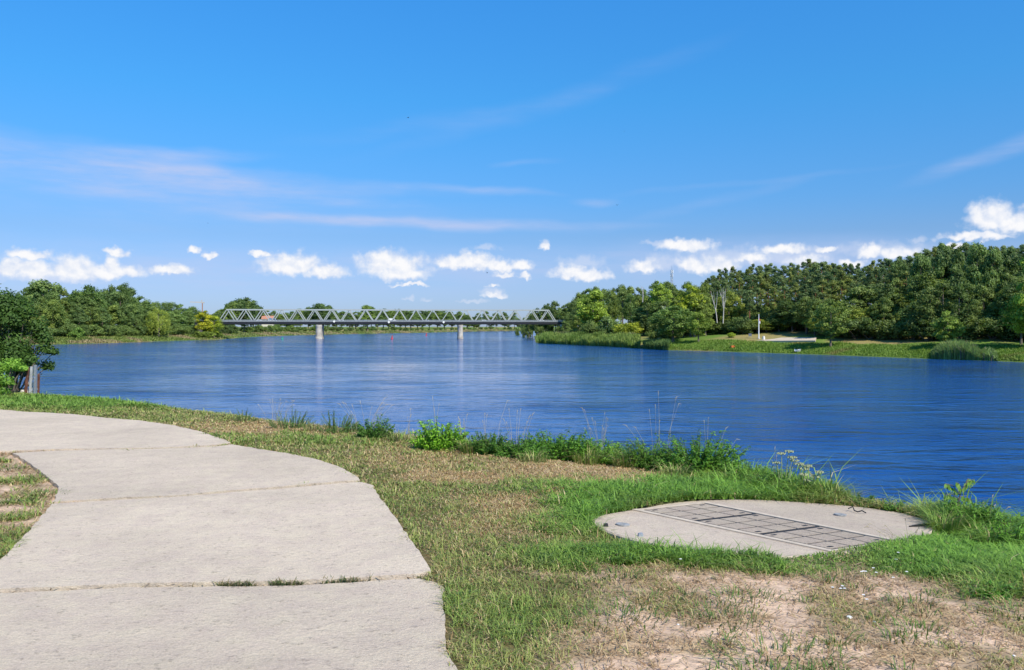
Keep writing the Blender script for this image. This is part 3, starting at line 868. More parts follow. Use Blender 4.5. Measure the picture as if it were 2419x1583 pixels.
def build_turf():
    x, y = near_points(lambda d: 7600 * min(1, (5.5 / d)) ** 1.25)
    e = sdist(x, y, NB)
    m = (e > -.9) & (x < 9)
    jx = x + (fbm(x * 7, y * 7, 5, 3) - .5) * .24; jy = y + (fbm(x * 7, y * 7, 6, 3) - .5) * .24
    for p in PATH: m &= ~inpoly(jx, jy, p)
    up_ = np.logical_or.reduce([inpoly(x, y + .14, p) for p in PATH]); dn_ = np.logical_or.reduce([inpoly(x, y - .14, p) for p in PATH]); m &= ~(up_ & dn_)
    m &= ~inpoly(x, y, [(a[0], a[1]) for a in SLAB])
    x, y, e = x[m], y[m], e[m]
    z = land(x, y)
    lush, dry, bare = covers(x, y, z)
    t = tufts(x, y); n = len(x)
    t2 = fbm(x * 6, y * 6, 57, 3)
    dens = np.clip(.62 + .5 * lush - .15 * dry, 0, 1) * (1 - bare) + bare * (.035 + .72 * sst(.54, .66, t * .65 + t2 * .35)) * np.where(x < -2, .3, 1)
    dens *= np.where((bare < .3) & (lush < .3), .55 + .6 * sst(.35, .6, t2), 1)
    keep = rng.random(n) < dens
    x, y, z, e, lush, dry, bare, t, t2 = [a[keep] for a in (x, y, z, e, lush, dry, bare, t, t2)]
    n = len(x)
    d = np.hypot(x, y)
    h = (.029 + .026 * rng.random(n)) * (1 + .5 * (t2 - .5)) * (1 + 1.25 * lush) * (1 - .25 * bare) * (1 - .25 * dry)
    edge = sst(.9, 0, e)
    h *= 1 + 2.4 * edge * (.25 + fbm(x * 2.2, y * 2.2, 77, 3)) * sst(-9, -4, x) * (1 - .85 * np.clip(lush, 0, 1))
    right = sst(2.0, 3.2, x) * sst(0, .8, lush)
    h *= 1 + .55 * right
    sc_ = np.mean(SLAB0, 0); ds = np.hypot((x - sc_[0]) / 1.75, (y - sc_[1]) / 1.55); h *= 1 - .68 * sst(1.45, .95, ds) * (y < sc_[1] + .3) * (x > sc_[0] - .3)
    h *= np.where(rng.random(n) < .03, 1.9, 1)
    w = (.0042 + .0026 * rng.random(n)) * np.clip(d / 5.5, .85, 2.6) * (1 + .25 * lush)
    pd = np.clip(.36 + .75 * dry + .28 * bare - .55 * lush + .45 * (t - .5), .03, .97)
    isdry = rng.random(n) < pd
    g1 = np.array([.110, .185, .030]); g2 = np.array([.360, .395, .105]); g3 = np.array([.135, .310, .030])
    u = np.clip(rng.random(n) * .7 + (t2 - .5) * 1.2 + .15, 0, 1)[:, None]
    gc = g1 * (1 - u) + g2 * u
    lm = (np.clip(lush, 0, 1) * .75)[:, None]; gc = gc * (1 - lm) + (g3 * (.6 + .9 * u)) * lm
    s1 = np.array([.33, .20, .075]); s2 = np.array([.72, .57, .31])
    v = rng.random((n, 1)); dc = s1 * (1 - v) + s2 * v
    yl = np.array([.36, .34, .12]); k = (rng.random((n, 1)) < .3); dc = np.where(k, yl * (.8 + .5 * v), dc)
    br = np.array([.42, .25, .11]); kk = (rng.random((n, 1)) < (.35 * dry)[:, None]); dc = np.where(kk, br * (.7 + .7 * v), dc)
    col = np.where(isdry[:, None], dc, gc)
    h = np.where(isdry, h * .85, h)
    ang = rng.uniform(0, 2 * pi, n); lean = np.abs(rng.normal(.75, .42, n)) * (1 + .6 * bare); bend = np.abs(rng.normal(.45, .3, n))
    me = blades(np.stack([x, y, z - .004], -1), h, w, ang, lean, bend, col, 'grass', M_blade)
    tag(link('grass', me), 'short green and sun-dried grass on the near bank', 'grass', kind='stuff')
    print('grass', n)
    # separate tufts standing on the bare sand
    tx, ty = near_points(lambda d: 9 * min(1, 6 / d), 3.2, 9)
    tz = land(tx, ty); tl, td, tb = covers(tx, ty, tz)
    m = (tb > .45) & ((tx > -2) | (rng.random(len(tx)) < .25))
    for p in PATH: m &= ~inpoly(tx, ty, p)
    tx, ty = tx[m], ty[m]
    k = (14 + 190 * rng.random(len(tx)) ** 2.2).astype(int); rad = .02 + .0011 * k
    ii = np.repeat(np.arange(len(tx)), k); n2 = len(ii)
    g = rng.uniform(0, 2 * pi, n2); rr = np.sqrt(rng.random(n2)) * rad[ii]
    X2 = tx[ii] + np.cos(g) * rr * 1.5; Y2 = ty[ii] + np.sin(g) * rr
    v = rng.random((n2, 1)); fr = rng.random(len(tx))[ii][:, None]
    gcol = np.array([.055, .12, .022]) * (1 - v) + np.array([.17, .27, .055]) * v
    scol = np.array([.26, .17, .07]) * (1 - v) + np.array([.50, .40, .2]) * v
    me = blades(np.stack([X2, Y2, land(X2, Y2) - .004], -1), rng.uniform(.03, .075, n2), rng.uniform(.004, .0075, n2), g + rng.normal(0, .6, n2), np.abs(rng.normal(.7, .35, n2)), np.abs(rng.normal(.4, .2, n2)), np.where(rng.random((n2, 1)) < .15 + .5 * fr ** 3, scol, gcol), 'grass_tufts', M_blade)
    tag(link('grass_tufts', me), 'scattered tufts of grass on the bare sandy ground', 'grass', kind='stuff')
    # flat straw litter
    x, y = near_points(lambda d: 2500 * min(1, (5.5 / d)) ** 1.4, 3.0, 18)
    m = (sdist(x, y, NB) > .05)
    for p in PATH: m &= ~inpoly(x, y, p)
    m &= ~inpoly(x, y, [(a[0], a[1]) for a in SLAB])
    x, y = x[m], y[m]; z = land(x, y)
    lush, dry, bare = covers(x, y, z)
    keep = rng.random(len(x)) < np.clip(.12 + .75 * dry + .85 * bare * (.25 + 1.1 * sst(.42, .6, fbm(x * 3, y * 5, 61, 4))) - .5 * lush, 0, 1)
    x, y, z = x[keep], y[keep], z[keep]; n = len(x)
    L_ = rng.uniform(.02, .08, n); wd = rng.uniform(.0025, .006, n) * np.clip(np.hypot(x, y) / 5.5, .9, 2.2); a = rng.uniform(0, 2 * pi, n)
    dx, dy = np.cos(a), np.sin(a)
    c0 = np.stack([x, y, z + rng.uniform(.003, .012, n)], -1); c1 = c0 + np.stack([dx * L_, dy * L_, rng.uniform(-.004, .02, n)], -1)
    s = np.stack([-dy, dx, np.zeros(n)], -1) * (wd / 2)[:, None]
    V = np.stack([c0 - s, c0 + s, c1 + s, c1 - s], 1).reshape(-1, 3)
    v = rng.random((n, 1)); col = np.array([.27, .155, .07]) * (1 - v) + np.array([.64, .48, .28]) * v
    me = np_mesh('dry_grass_litter', V, np.arange(4 * n), np.full(n, 4), M_blade, {'cover': np.repeat(np.concatenate([col, np.ones((n, 1))], 1), 4, 0)})
    tag(link('dry_grass_litter', me), 'dead straw scattered over the bare sandy ground', 'straw', kind='stuff')
    # moss and grass in the slab joints
    pts = []
    for (a, b, n) in (((515, 1386), (600, 1384), 420), ((640, 1383), (715, 1381), 420), ((760, 1377), (880, 1374), 300), ((985, 1366), (1030, 1372), 200), ((0, 1072), (90, 1071), 160), ((250, 1394), (470, 1390), 60), ((500, 1055), (560, 1058), 60)):
        for _ in range(n):
            s = random.random(); q = onz(a[0] + (b[0] - a[0]) * s, a[1] + (b[1] - a[1]) * s + random.uniform(0, 3.0), 0)
            pts.append((q[0], q[1], -.01)) if random.random() < .4 else None
    pts = np.array(pts); n = len(pts); v = rng.random((n, 1))
    me = blades(pts, rng.uniform(.025, .06, n), rng.uniform(.004, .007, n), rng.uniform(0, 2 * pi, n), np.abs(rng.normal(.8, .4, n)), np.abs(rng.normal(.4, .2, n)), np.where(v < .5, np.array([.20, .16, .07]), np.array([.10, .14, .035])), 'joint_grass', M_blade)
    tag(link('joint_grass', me), 'tufts of grass growing in the joints of the concrete path', 'grass', kind='stuff')


build_turf()


# ------------------------------------------------------------------ leaf clouds
def leafquads(C, Nn, size, asp, tint, long_dir=None):
    n = len(C)
    Nn = Nn / (np.linalg.norm(Nn, axis=1, keepdims=True) + 1e-9)
    r = rng.normal(size=(n, 3)) if long_dir is None else long_dir + rng.normal(size=(n, 3)) * .25
    u = r - (r * Nn).sum(1, keepdims=True) * Nn; u /= (np.linalg.norm(u, axis=1, keepdims=True) + 1e-9)
    v = np.cross(Nn, u)
    a = (size / 2)[:, None]; b = a * asp
    V = np.stack([C - u * a, C + v * b - u * a * .1, C + u * a, C - v * b - u * a * .1], 1).reshape(-1, 3)
    return V, np.repeat(tint, 4)


def leafmesh(name, parts, mt):
    V = np.concatenate([p[0] for p in parts]); T = np.concatenate([p[1] for p in parts]); n = len(V) // 4
    return np_mesh(name, V, np.arange(4 * n), np.full(n, 4), mt, {'tint': T})


def lobe(c, r, n, size, asp, t0, flat=1.0, inner=.55, droop=0.0):
    d = rng.normal(size=(n, 3)); d /= np.linalg.norm(d, axis=1, keepdims=True)
    d[:, 2] = np.where(d[:, 2] < -.35, d[:, 2] * .5, d[:, 2])
    rr = r * (inner + (1 - inner) * rng.random(n) ** .6) * (1 + .18 * rng.normal(size=n))
    C = np.asarray(c) + d * rr[:, None] * np.array([1, 1, flat])
    Nn = d * 1.0 + rng.normal(size=(n, 3)) * .42 + np.array([0, 0, .25])
    return leafquads(C, Nn, size * rng.uniform(.7, 1.35, n), asp, np.clip(t0 + rng.normal(size=n) * .17, 0, 1))


def crown_lobes(n, R, zc, H, top=.75, gap=.0):
    out = []
    while len(out) < n:
        p = np.array([random.uniform(-1, 1), random.uniform(-1, 1), random.uniform(-1, 1)])
        q = np.linalg.norm(p)
        if q > 1 or q < .45: continue
        zz = p[2]; k = 1 - (1 - top) * max(0, zz)
        out.append((p[0] * R * k, p[1] * R * k, zc + zz * H))
    return out


def trunk_mesh(name, H, r, mt, lobes, lean=.3, start=.25, nl=9, topf=.85):
    mb = MB(); pts = []; rad = []
    lx, ly = random.uniform(-lean, lean), random.uniform(-lean, lean)
    for i in range(7):
        s = i / 6; pts.append((lx * s * s * H * .1 + .1 * sin(4 * s), ly * s * s * H * .1, H * topf * s)); rad.append(r * (1 - .82 * s) * (1.35 if i == 0 else 1))
    mb.tube(pts, rad, 8)
    for c in random.sample(lobes, min(nl, len(lobes))):
        s = random.uniform(start, .8); i = s * 6; a = int(i); f = i - a
        p = [pts[a][k] * (1 - f) + pts[min(a + 1, 6)][k] * f for k in range(3)]
        if c[2] < p[2]: p[2] = max(H * .12, c[2] - 1.5)
        mid = ((p[0] + c[0]) / 2, (p[1] + c[1]) / 2, (p[2] + c[2]) / 2 - .3)
        mb.tube([p, mid, c], [r * .32, r * .2, r * .06], 5)
    return mb.mesh(name, mt)


def proto_broadleaf(H=20, R=6, base=.16, nl=60, top=.75, leaf=.66, per=115, lobe_r=(1.0, 2.1), mt=None, bark=None):
    zc = H * (base + 1) / 2; Hh = H * (1 - base) / 2 - 1.0
    L_ = crown_lobes(nl, R - .8, zc, Hh, top)
    parts = []
    for c in L_:
        r = random.uniform(*lobe_r); parts.append(lobe(c, r, per, leaf, .62, random.uniform(.1, .9), .75))
    return leafmesh('crown', parts, mt or M_leaf), trunk_mesh('trunk', H, .02 * H, bark or M_bark, L_), H


def proto_pine(H=18, R=3.3, crown=.5):
    L_ = []
    n = 24
    for i in range(n):
        s = i / (n - 1); z = H * (1 - crown * (1 - s)) * .985
        k = (math.sin(pi * min(1, (1 - s) * .85 + .12))) ** .7
        a = random.uniform(0, 2 * pi); rr = R * k * random.uniform(.25, .95) * (1 if s < .93 else .15)
        L_.append((rr * cos(a), rr * sin(a), z))
    parts = []
    for c in L_:
        s = (c[2] / H - (1 - crown)) / crown
        r = random.uniform(1.05, 1.75) * (1.0 - .3 * max(0, s))
        parts.append(lobe(c, r, 120, .62, .30, random.uniform(.2, .75), .55, .3))
    parts.append(lobe((0, 0, H * .975), .6, 50, .55, .3, .5, 1.0, .2))
    tr = MB(); pts = [(0, 0, 0), (.1, 0, H * .3), (.05, .1, H * .65), (0, 0, H * .97)]
    tr.tube(pts, [.30, .22, .16, .05], 7)
    for c in L_[::2]:
        tr.tube([(0.05, .05, c[2] - .5), (c[0] * .6, c[1] * .6, c[2] - .15), c], [.07, .05, .02], 4)
    for k in range(4):
        a = random.uniform(0, 2 * pi); z = H * random.uniform(.25, .5); l = random.uniform(.6, 1.5)
        tr.tube([(.05, 0, z), (cos(a) * l, sin(a) * l, z + .2)], [.05, .015], 4)
    return leafmesh('crown', parts, M_pine), tr.mesh('trunk', M_barkp), H


def proto_willow(H=14, R=6):
    L_ = crown_lobes(40, R - 1.2, H * .66, H * .3, .8)
    parts = [lobe(c, random.uniform(1.0, 1.8), 90, .5, .4, random.uniform(.35, .8), .8) for c in L_]
    for k in range(120):
        a = random.uniform(0, 2 * pi); rr = R * random.uniform(.65, 1.0); z1 = H * random.uniform(.5, .78); z0 = H * random.uniform(.06, .35)
        n = 26; s = rng.random(n)
        C = np.stack([rr * cos(a) * (1 - .12 * (1 - s)) + rng.normal(size=n) * .22, rr * sin(a) * (1 - .12 * (1 - s)) + rng.normal(size=n) * .22, z0 + (z1 - z0) * s], -1)
        Nn = np.array([cos(a), sin(a), .3]) + rng.normal(size=(n, 3)) * .5
        parts.append(leafquads(C, Nn, rng.uniform(.45, .8, n), .3, np.clip(random.uniform(.3, .85) + rng.normal(size=n) * .1, 0, 1), np.array([0, 0, -1.0])))
    return leafmesh('crown', parts, M_leaf), trunk_mesh('trunk', H, .4, M_bark, L_), H


def proto_shrub(H=5, R=3.2, leaf=.42):
    L_ = crown_lobes(34, R - .6, H * .47, H * .42, .9)
    parts = [lobe(c, random.uniform(.7, 1.2), 85, leaf, .6, random.uniform(.2, .8), .85) for c in L_]
    mb = MB()
    for k in range(6):
        c = random.choice(L_); mb.tube([(random.uniform(-.3, .3), random.uniform(-.3, .3), 0), (c[0] * .5, c[1] * .5, c[2] * .5), c], [.12, .08, .03], 5)
    return leafmesh('foliage', parts, M_leaf), mb.mesh('stem', M_bark), H


random.seed(11)
BROAD = [proto_broadleaf(20, 6.3, .12, 64, .8), proto_broadleaf(20, 7.2, .14, 70, .9), proto_broadleaf(20, 5.2, .10, 60, .65), proto_broadleaf(20, 6.0, .18, 56, .7, .6, 110, (1.2, 2.6)), proto_broadleaf(20, 6.6, .08, 66, .6)]
AIRY = [proto_broadleaf(20, 4.6, .22, 46, .55, .5, 80, (.9, 1.6)), proto_broadleaf(20, 3.6, .16, 42, .6, .5, 85, (.8, 1.5))]
PINE = [proto_pine(18, 3.4, .5), proto_pine(18, 3.0, .42), proto_pine(18, 3.8, .55), proto_pine(18, 2.6, .6)]
WILLOW = [proto_willow()]
SHRUB = [proto_shrub(), proto_shrub(5, 2.7), proto_shrub(5, 3.8)]
KINDS = {'broad': (BROAD, 'leafy_tree', 'tree'), 'airy': (AIRY, 'slender_tree', 'tree'), 'pine': (PINE, 'pine_tree', 'tree'), 'willow': (WILLOW, 'willow_tree', 'tree'), 'shrub': (SHRUB, 'shrub', 'shrub')}
WIDTH = {'broad': 12.5, 'airy': 8.5, 'pine': 6.6, 'willow': 12.5, 'shrub': 6.4}
NT = [0]


def plant(kind, x, y, height, width=None, tint=(1, 1, 1), label=None, group=None, sink=.15, proto=None):
    protos, name, cat = KINDS[kind]
    cr, tr, H = protos[proto if proto is not None else random.randrange(len(protos))]
    z = land1(x, y) - sink
    r = empty(name, (x, y, z), random.uniform(0, 2 * pi), label, cat, group)
    s = height / H
    sw = s if width is None else width / WIDTH[kind]
    r.scale = (sw, sw, s)
    t = link(tr.name.split('.')[0], tr, r); c = link(cr.name.split('.')[0], cr, r)
    j = random.uniform(.88, 1.12)
    c.color = (tint[0] * j, tint[1] * j, tint[2] * j, 1)
    NT[0] += 1
    return r


def top_at(kind, px, depth, top_py, width_px=None, tint=(1, 1, 1), label=None, group=None, proto=None):
    """a tree standing at a known depth whose top reaches a known height in the view"""
    x = (px - CX) / F * depth; z0 = land1(x, depth)
    ztop = CZ + (HY - top_py) / F * depth
    return plant(kind, x, depth, max(2.0, ztop - z0), None if width_px is None else width_px / F * depth, tint, label, group, proto=proto)


# right bank -------------------------------------------------------
ENV_R = np.array([(1230, 742), (1262, 716), (1300, 708), (1340, 714), (1360, 694), (1385, 672), (1420, 663), (1450, 668), (1470, 664), (1500, 674), (1522, 672), (1545, 655), (1565, 652), (1600, 664), (1640, 652), (1680, 650), (1700, 634), (1730, 626), (1800, 622), (1850, 624), (1900, 615), (1950, 613), (2000, 617), (2050, 619), (2100, 608), (2150, 598), (2200, 580), (2240, 570), (2290, 572), (2330, 578), (2380, 578), (2419, 575), (2700, 560), (3000, 560)])


def envr(px):
    return float(np.interp(px, ENV_R[:, 0], ENV_R[:, 1]))


G_P, G_D, G_U, G_B = 'pines of the hillside forest', 'broadleaved trees along the foot of the hillside forest', 'bushes along the foot of the hillside forest', 'trees behind the right end of the bridge'
LAB_P = 'dark green pine standing among many others in the forest on the wooded hillside'
LAB_D = 'green broadleaved tree crowded along the lower edge of the wooded hillside'
LAB_U = 'low green bush at the foot of the trees on the wooded hillside'


def forest_right():
    random.seed(21)
    # pines: rows climbing the hill behind
    for row, (e, frac, step) in enumerate(((96, 0.0, 15), (74, 5, 15), (56, 22, 17), (42, 45, 21))):
        px = 1668 + row * 5
        while px < 2620:
            if not (row == 3 and px > 2150):
                d = bank_depth(px, e + random.uniform(-6, 6), RB)
                lump = 7 * (vn(np.array([px / 33.0]), np.array([row * 3.1]), 5)[0] - .4)
                top = envr(px) + frac + random.uniform(-2, 15) + lump
                k = random.random(); tint = (1, 1, .95) if k < .5 else (1.35, 1.15, .75) if k < .75 else (.68, .78, .78)
                top_at('pine', px, d, top, random.uniform(30, 52) * 270 / d, tint, LAB_P, G_P)
            px += step * random.uniform(.75, 1.25)
    # broadleaf rows in front
    for row, (e, dtop, step, a, b) in enumerate(((34, 62, 29, 1640, 2600), (25, 105, 31, 1925, 2650))):
        px = a
        while px < b:
            d = bank_depth(px, e + random.uniform(-3, 3), RB)
            dt = dtop + (48 if row == 0 and 1735 < px < 2015 else 0)
            top = envr(px) + dt + random.uniform(-30, 30)
            k = random.random(); tint = (1, 1, .9) if k < .4 else (1.5, 1.3, .8) if k < .7 else (.72, .8, .75)
            top_at('broad' if random.random() < .85 else 'airy', px, d, top, random.uniform(46, 92), tint, LAB_D, G_D)
            px += step * random.uniform(.75, 1.3)
    # taller broadleaves crowning the right
    for px, top, w in ((2125, 603, 50), (2175, 588, 52), (2230, 566, 62), (2265, 570, 50), (2310, 568, 66), (2345, 574, 50), (2385, 576, 50), (2450, 560, 80), (2520, 556, 80)):
        d = bank_depth(px, 44 + random.uniform(-4, 8), RB)
        top_at('broad', px, d, top, w * 1.15, (.85, .95, .95), LAB_D, G_D)
    # left wing of the wood, nearer the bridge
    for row, (e, dtop, step) in enumerate(((60, 0, 18), (40, 14, 20), (24, 40, 22))):
        px = 1352 + row * 6
        while px < 1672:
            if not (row == 2 and 1430 < px < 1500):
                d = bank_depth(px, e + random.uniform(-5, 5), RB)
                top = envr(px) + dtop + random.uniform(0, 14)
                k = random.random(); tint = (1.25, 1.2, .9) if k < .45 else (1, 1, 1) if k < .8 else (.8, .9, .85)
                top_at('broad' if random.random() < .7 else 'airy', px, d, top, random.uniform(38, 58), tint, LAB_D, G_D)
            px += step * random.uniform(.8, 1.25)
    # undergrowth
    for (a, b, e, h, st) in ((1330, 1470, 16, 4.5, 15), (1545, 1600, 12, 5, 16), (1640, 1770, 30, 5.0, 13), (1770, 1950, 40, 6.5, 13), (1960, 2620, 24, 6.5, 30), (1660, 1960, 48, 9, 15), (1500, 1660, 24, 6, 15)):
        px = a
        while px < b:
            d = bank_depth(px, e + random.uniform(-2, 2), RB)
            x = (px - CX) / F * d
            k = random.random(); tint = (.9, .9, .8) if k < .5 else (.55, .62, .6)
            plant('shrub', x, d, h * random.uniform(.7, 1.3), h * random.uniform(1.1, 1.6), tint, LAB_U, G_U)
            px += st * random.uniform(.7, 1.3)
    # behind the right end of the bridge
    for px, d, top, w in ((1250, 560, 738, 26), (1268, 545, 724, 34), (1290, 540, 710, 42), (1312, 530, 709, 46), (1338, 520, 714, 44), (1258, 620, 742, 30), (1282, 600, 730, 40), (1325, 560, 724, 44), (1355, 500, 705, 42), (1352, 470, 740, 36), (1300, 640, 722, 44), (1240, 700, 748, 24), (1375, 480, 700, 50), (1335, 455, 755, 26)):
        top_at('broad', px, d, top, w, (.9, .95, .9), 'dark leafy tree rising behind the right end of the truss bridge', G_B)
    for px, d, top, w in ((1238, 590, 768, 20), (1250, 570, 766, 22), (1275, 530, 768, 26), (1300, 520, 766, 26), (1325, 505, 768, 22), (1345, 480, 766, 30), (1222, 720, 772, 12)):
        top_at('shrub', px, d, top, w, (.8, .85, .8), 'dark bush under the right end of the truss bridge', 'bushes under the right end of the bridge')
    # trees one can single out
    S = top_at
    S('broad', 1402, bank_depth(1402, 20, RB), 678, 84, (1.5, 1.5, .8), 'bright green rounded tree at the left tip of the wood, right of the bridge', proto=0)
    S('broad', 1560, bank_depth(1560, 30, RB), 652, 70, (1.55, 1.55, .8), 'tall bright green tree standing left of the radio mast', proto=2)
    S('broad', 1632, bank_depth(1632, 20, RB), 668, 78, (1.9, 1.7, .55), 'yellow green tree standing left of the pale dead trunks', proto=4)
    S('broad', 1590, bank_depth(1590, 8, RB), 716, 96, (.95, 1.05, .9), 'broad dark tree overhanging the water left of the grassy slope', proto=1)
    S('broad', 1650, bank_depth(1650, 10, RB), 735, 60, (1.35, 1.35, .8), 'fresh green tree leaning over the left end of the grassy slope', proto=3)
    S('shrub', 1440, bank_depth(1440, 13, RB), 742, 62, (1.05, 1.1, 1.15), 'grey green rounded willow bush behind the reed bed', proto=0)
    S('shrub', 1395, bank_depth(1395, 12, RB), 752, 52, (1.1, 1.1, 1.05), 'pale olive bush behind the reeds, nearest the bridge abutment', proto=1)
    S('shrub', 1482, bank_depth(1482, 14, RB), 757, 70, (1.9, 1.6, .6), 'yellowish olive bush above the sandy patch by the white marker post', proto=2)
    S('broad', 1962, bank_depth(1962, 7, RB), 700, 76, (1.15, 1.15, .9), 'leafy tree hanging over the water at the right end of the grassy slope', proto=1)
    S('broad', 1925, bank_depth(1925, 30, RB), 738, 56, (1.75, 1.65, 1.1), 'pale green round tree above the right end of the concrete landing', proto=0)
    S('broad', 2412, bank_depth(2412, 14, RB), 690, 84, (1.7, 1.7, .8), 'sunlit yellow green tree low at the right edge of the view', proto=3)
    S('broad', 2442, bank_depth(2442, 20, RB) - 8, 566, 100, (1.7, 1.7, .8), 'tall bright green tree topping the right edge of the view', proto=2)
    S('broad', 2240, bank_depth(2240, 9, RB), 730, 70, (1.25, 1.3, .85), 'tree with light hanging sprays above the tall reed clump', proto=4)
    S('shrub', 1728, bank_depth(1728, 18, RB), 786, 24, (1.8, 1.7, .7), 'small fresh green bush at the top of the grassy slope, left of the flagpole')
    S('shrub', 1862, bank_depth(1862, 38, RB), 740, 56, (1.8, 1.5, .65), 'yellowish olive bush behind the concrete landing, right of the flagpole')


forest_right()

# left bank and far bank -------------------------------------------
ENV_L = np.array([(-300, 660), (0, 692), (20, 684), (50, 690), (62, 670), (100, 658), (132, 660), (160, 694), (180, 678), (210, 672), (240, 682), (262, 664), (292, 664), (312, 676), (330, 696), (350, 708), (400, 707), (450, 716), (470, 730), (500, 732), (520, 728), (540, 710), (560, 702), (590, 702), (612, 716), (640, 732), (700, 727), (735, 716), (765, 713), (785, 722), (800, 730), (840, 731), (855, 722), (872, 717), (890, 726), (950, 725), (1000, 726), (1050, 727), (1100, 732), (1115, 742)])
LAB_L = 'dark green leafy tree in the belt of trees on the left bank'
LAB_F = 'dark green tree far off on the floodplain behind the truss bridge'


def trees_left():
    random.seed(33)
    def env(px): return float(np.interp(px, ENV_L[:, 0], ENV_L[:, 1]))
    for (e, dt, st) in ((60, 0, 19), (38, 16, 21), (20, 44, 24)):
        px = -140.0
        while px < 500:
            d = bank_depth(px, e + random.uniform(-4, 5), LB, 200)
            top = env(px) + dt + random.uniform(0, 10)
            k = random.random(); tint = (.92, 1, .95) if k < .6 else (1.2, 1.15, .9) if k < .8 else (.75, .85, .9)
            top_at('broad', px, d, top, random.uniform(40, 64), tint, LAB_L, 'trees of the belt on the left bank')
            px += st * random.uniform(.8, 1.25)
    px = 110.0
    while px < 500:
        d = bank_depth(px, 15 + random.uniform(-1, 3), LB, 200); x = (px - CX) / F * d
        plant('shrub', x, d, random.uniform(4, 8), random.uniform(7, 11), (1, 1.05, .95) if random.random() < .6 else (.7, .8, .8), 'green bush along the foot of the trees on the left bank', 'bushes under the left bank trees')
        px += random.uniform(13, 22)
    S = top_at
    S('broad', 100, bank_depth(100, 44, LB, 200), 654, 108, (1.05, 1.1, 1.1), 'tall rounded grey green tree rising above the left bank, behind the dark bush', proto=0)
    S('broad', 208, bank_depth(208, 36, LB, 200), 667, 76, (.8, .95, .8), 'dark green tree with a domed top in the middle of the left bank', proto=1)
    S('airy', 292, bank_depth(292, 40, LB, 200), 660, 44, (.8, .9, .85), 'tall thin crown standing out above the left bank trees', proto=0)
    S('airy', 262, bank_depth(262, 44, LB, 200), 662, 36, (.85, .9, .9), 'slender crown beside the tallest thin crown on the left bank', proto=1)
    S('willow', 375, bank_depth(375, 9, LB, 200), 727, 62, (1.75, 1.55, .85), 'light green weeping willow overhanging the left bank water')
    S('shrub', 178, bank_depth(178, 12, LB, 200), 770, 44, (1.2, 1.4, 1.0), 'pale green low bush on the left bank under dark trees', proto=0)
    S('broad', 480, bank_depth(480, 9, LB, 200), 728, 54, (2.4, 1.75, .5), 'yellow green tree beside the left end of the truss bridge', proto=2)
    S('broad', 506, bank_depth(506, 4, LB, 200), 744, 46, (2.1, 1.8, .6), 'lime green tree hiding the left end of the truss bridge', proto=3)
    # beyond the bridge
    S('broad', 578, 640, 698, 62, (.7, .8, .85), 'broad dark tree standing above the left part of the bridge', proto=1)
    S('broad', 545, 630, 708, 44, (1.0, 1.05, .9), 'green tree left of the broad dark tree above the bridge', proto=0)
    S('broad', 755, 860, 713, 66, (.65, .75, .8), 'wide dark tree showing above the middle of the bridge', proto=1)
    S('broad', 868, 900, 717, 40, (1.1, 1.15, .9), 'small rounded green tree showing above the bridge', proto=0)
    px = 505.0
    while px < 1120:
        for e, dt in ((150, 0), (95, 8)):
            d = bank_depth(px, e + random.uniform(-10, 14), LB, 300)
            top = env(px) + dt + random.uniform(0, 8)
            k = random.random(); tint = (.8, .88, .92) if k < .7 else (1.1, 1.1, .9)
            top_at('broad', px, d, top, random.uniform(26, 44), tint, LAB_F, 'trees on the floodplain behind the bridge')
        px += random.uniform(12, 19)
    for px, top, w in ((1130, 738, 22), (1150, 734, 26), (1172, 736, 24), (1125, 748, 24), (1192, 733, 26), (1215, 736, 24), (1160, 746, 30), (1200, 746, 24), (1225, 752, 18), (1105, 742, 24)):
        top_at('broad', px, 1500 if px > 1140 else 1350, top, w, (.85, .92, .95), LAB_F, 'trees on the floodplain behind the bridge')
    px = 575.0
    while px < 1240:
        d = bank_depth(px, random.choice((16, 22, 30)) + random.uniform(-2, 3), LB, 300); x = (px - CX) / F * d
        h = random.uniform(3.5, 8) * (1.0 if px < 760 else .75)
        plant('shrub', x, d, h, h * random.uniform(1.3, 2.0), (1, 1.05, .95) if random.random() < .6 else (.75, .85, .85), 'green bush on the far shore seen under the bridge', 'bushes on the far shore under the bridge')
        px += random.uniform(9, 17)
    for px, e in ((470, 6), (484, 5), (497, 4.5), (510, 4)):
        plant('shrub', (px - CX) / F * bank_depth(px, e, LB, 300), bank_depth(px, e, LB, 300), 4.2, 7.5, (1.2, 1.15, .7), 'dark bush under the left end of the truss bridge' if px > 505 else 'olive bush at the foot of the yellow green tree by the bridge', 'bushes under the left end of the bridge')
    for px in (540, 552, 530, 518):
        top_at('shrub', px, bank_depth(px, 14, LB, 300), 766, 26, (.7, .75, .75), 'dark bush under the left end of the truss bridge', 'bushes under the left end of the bridge')


trees_left()
print('trees', NT[0])


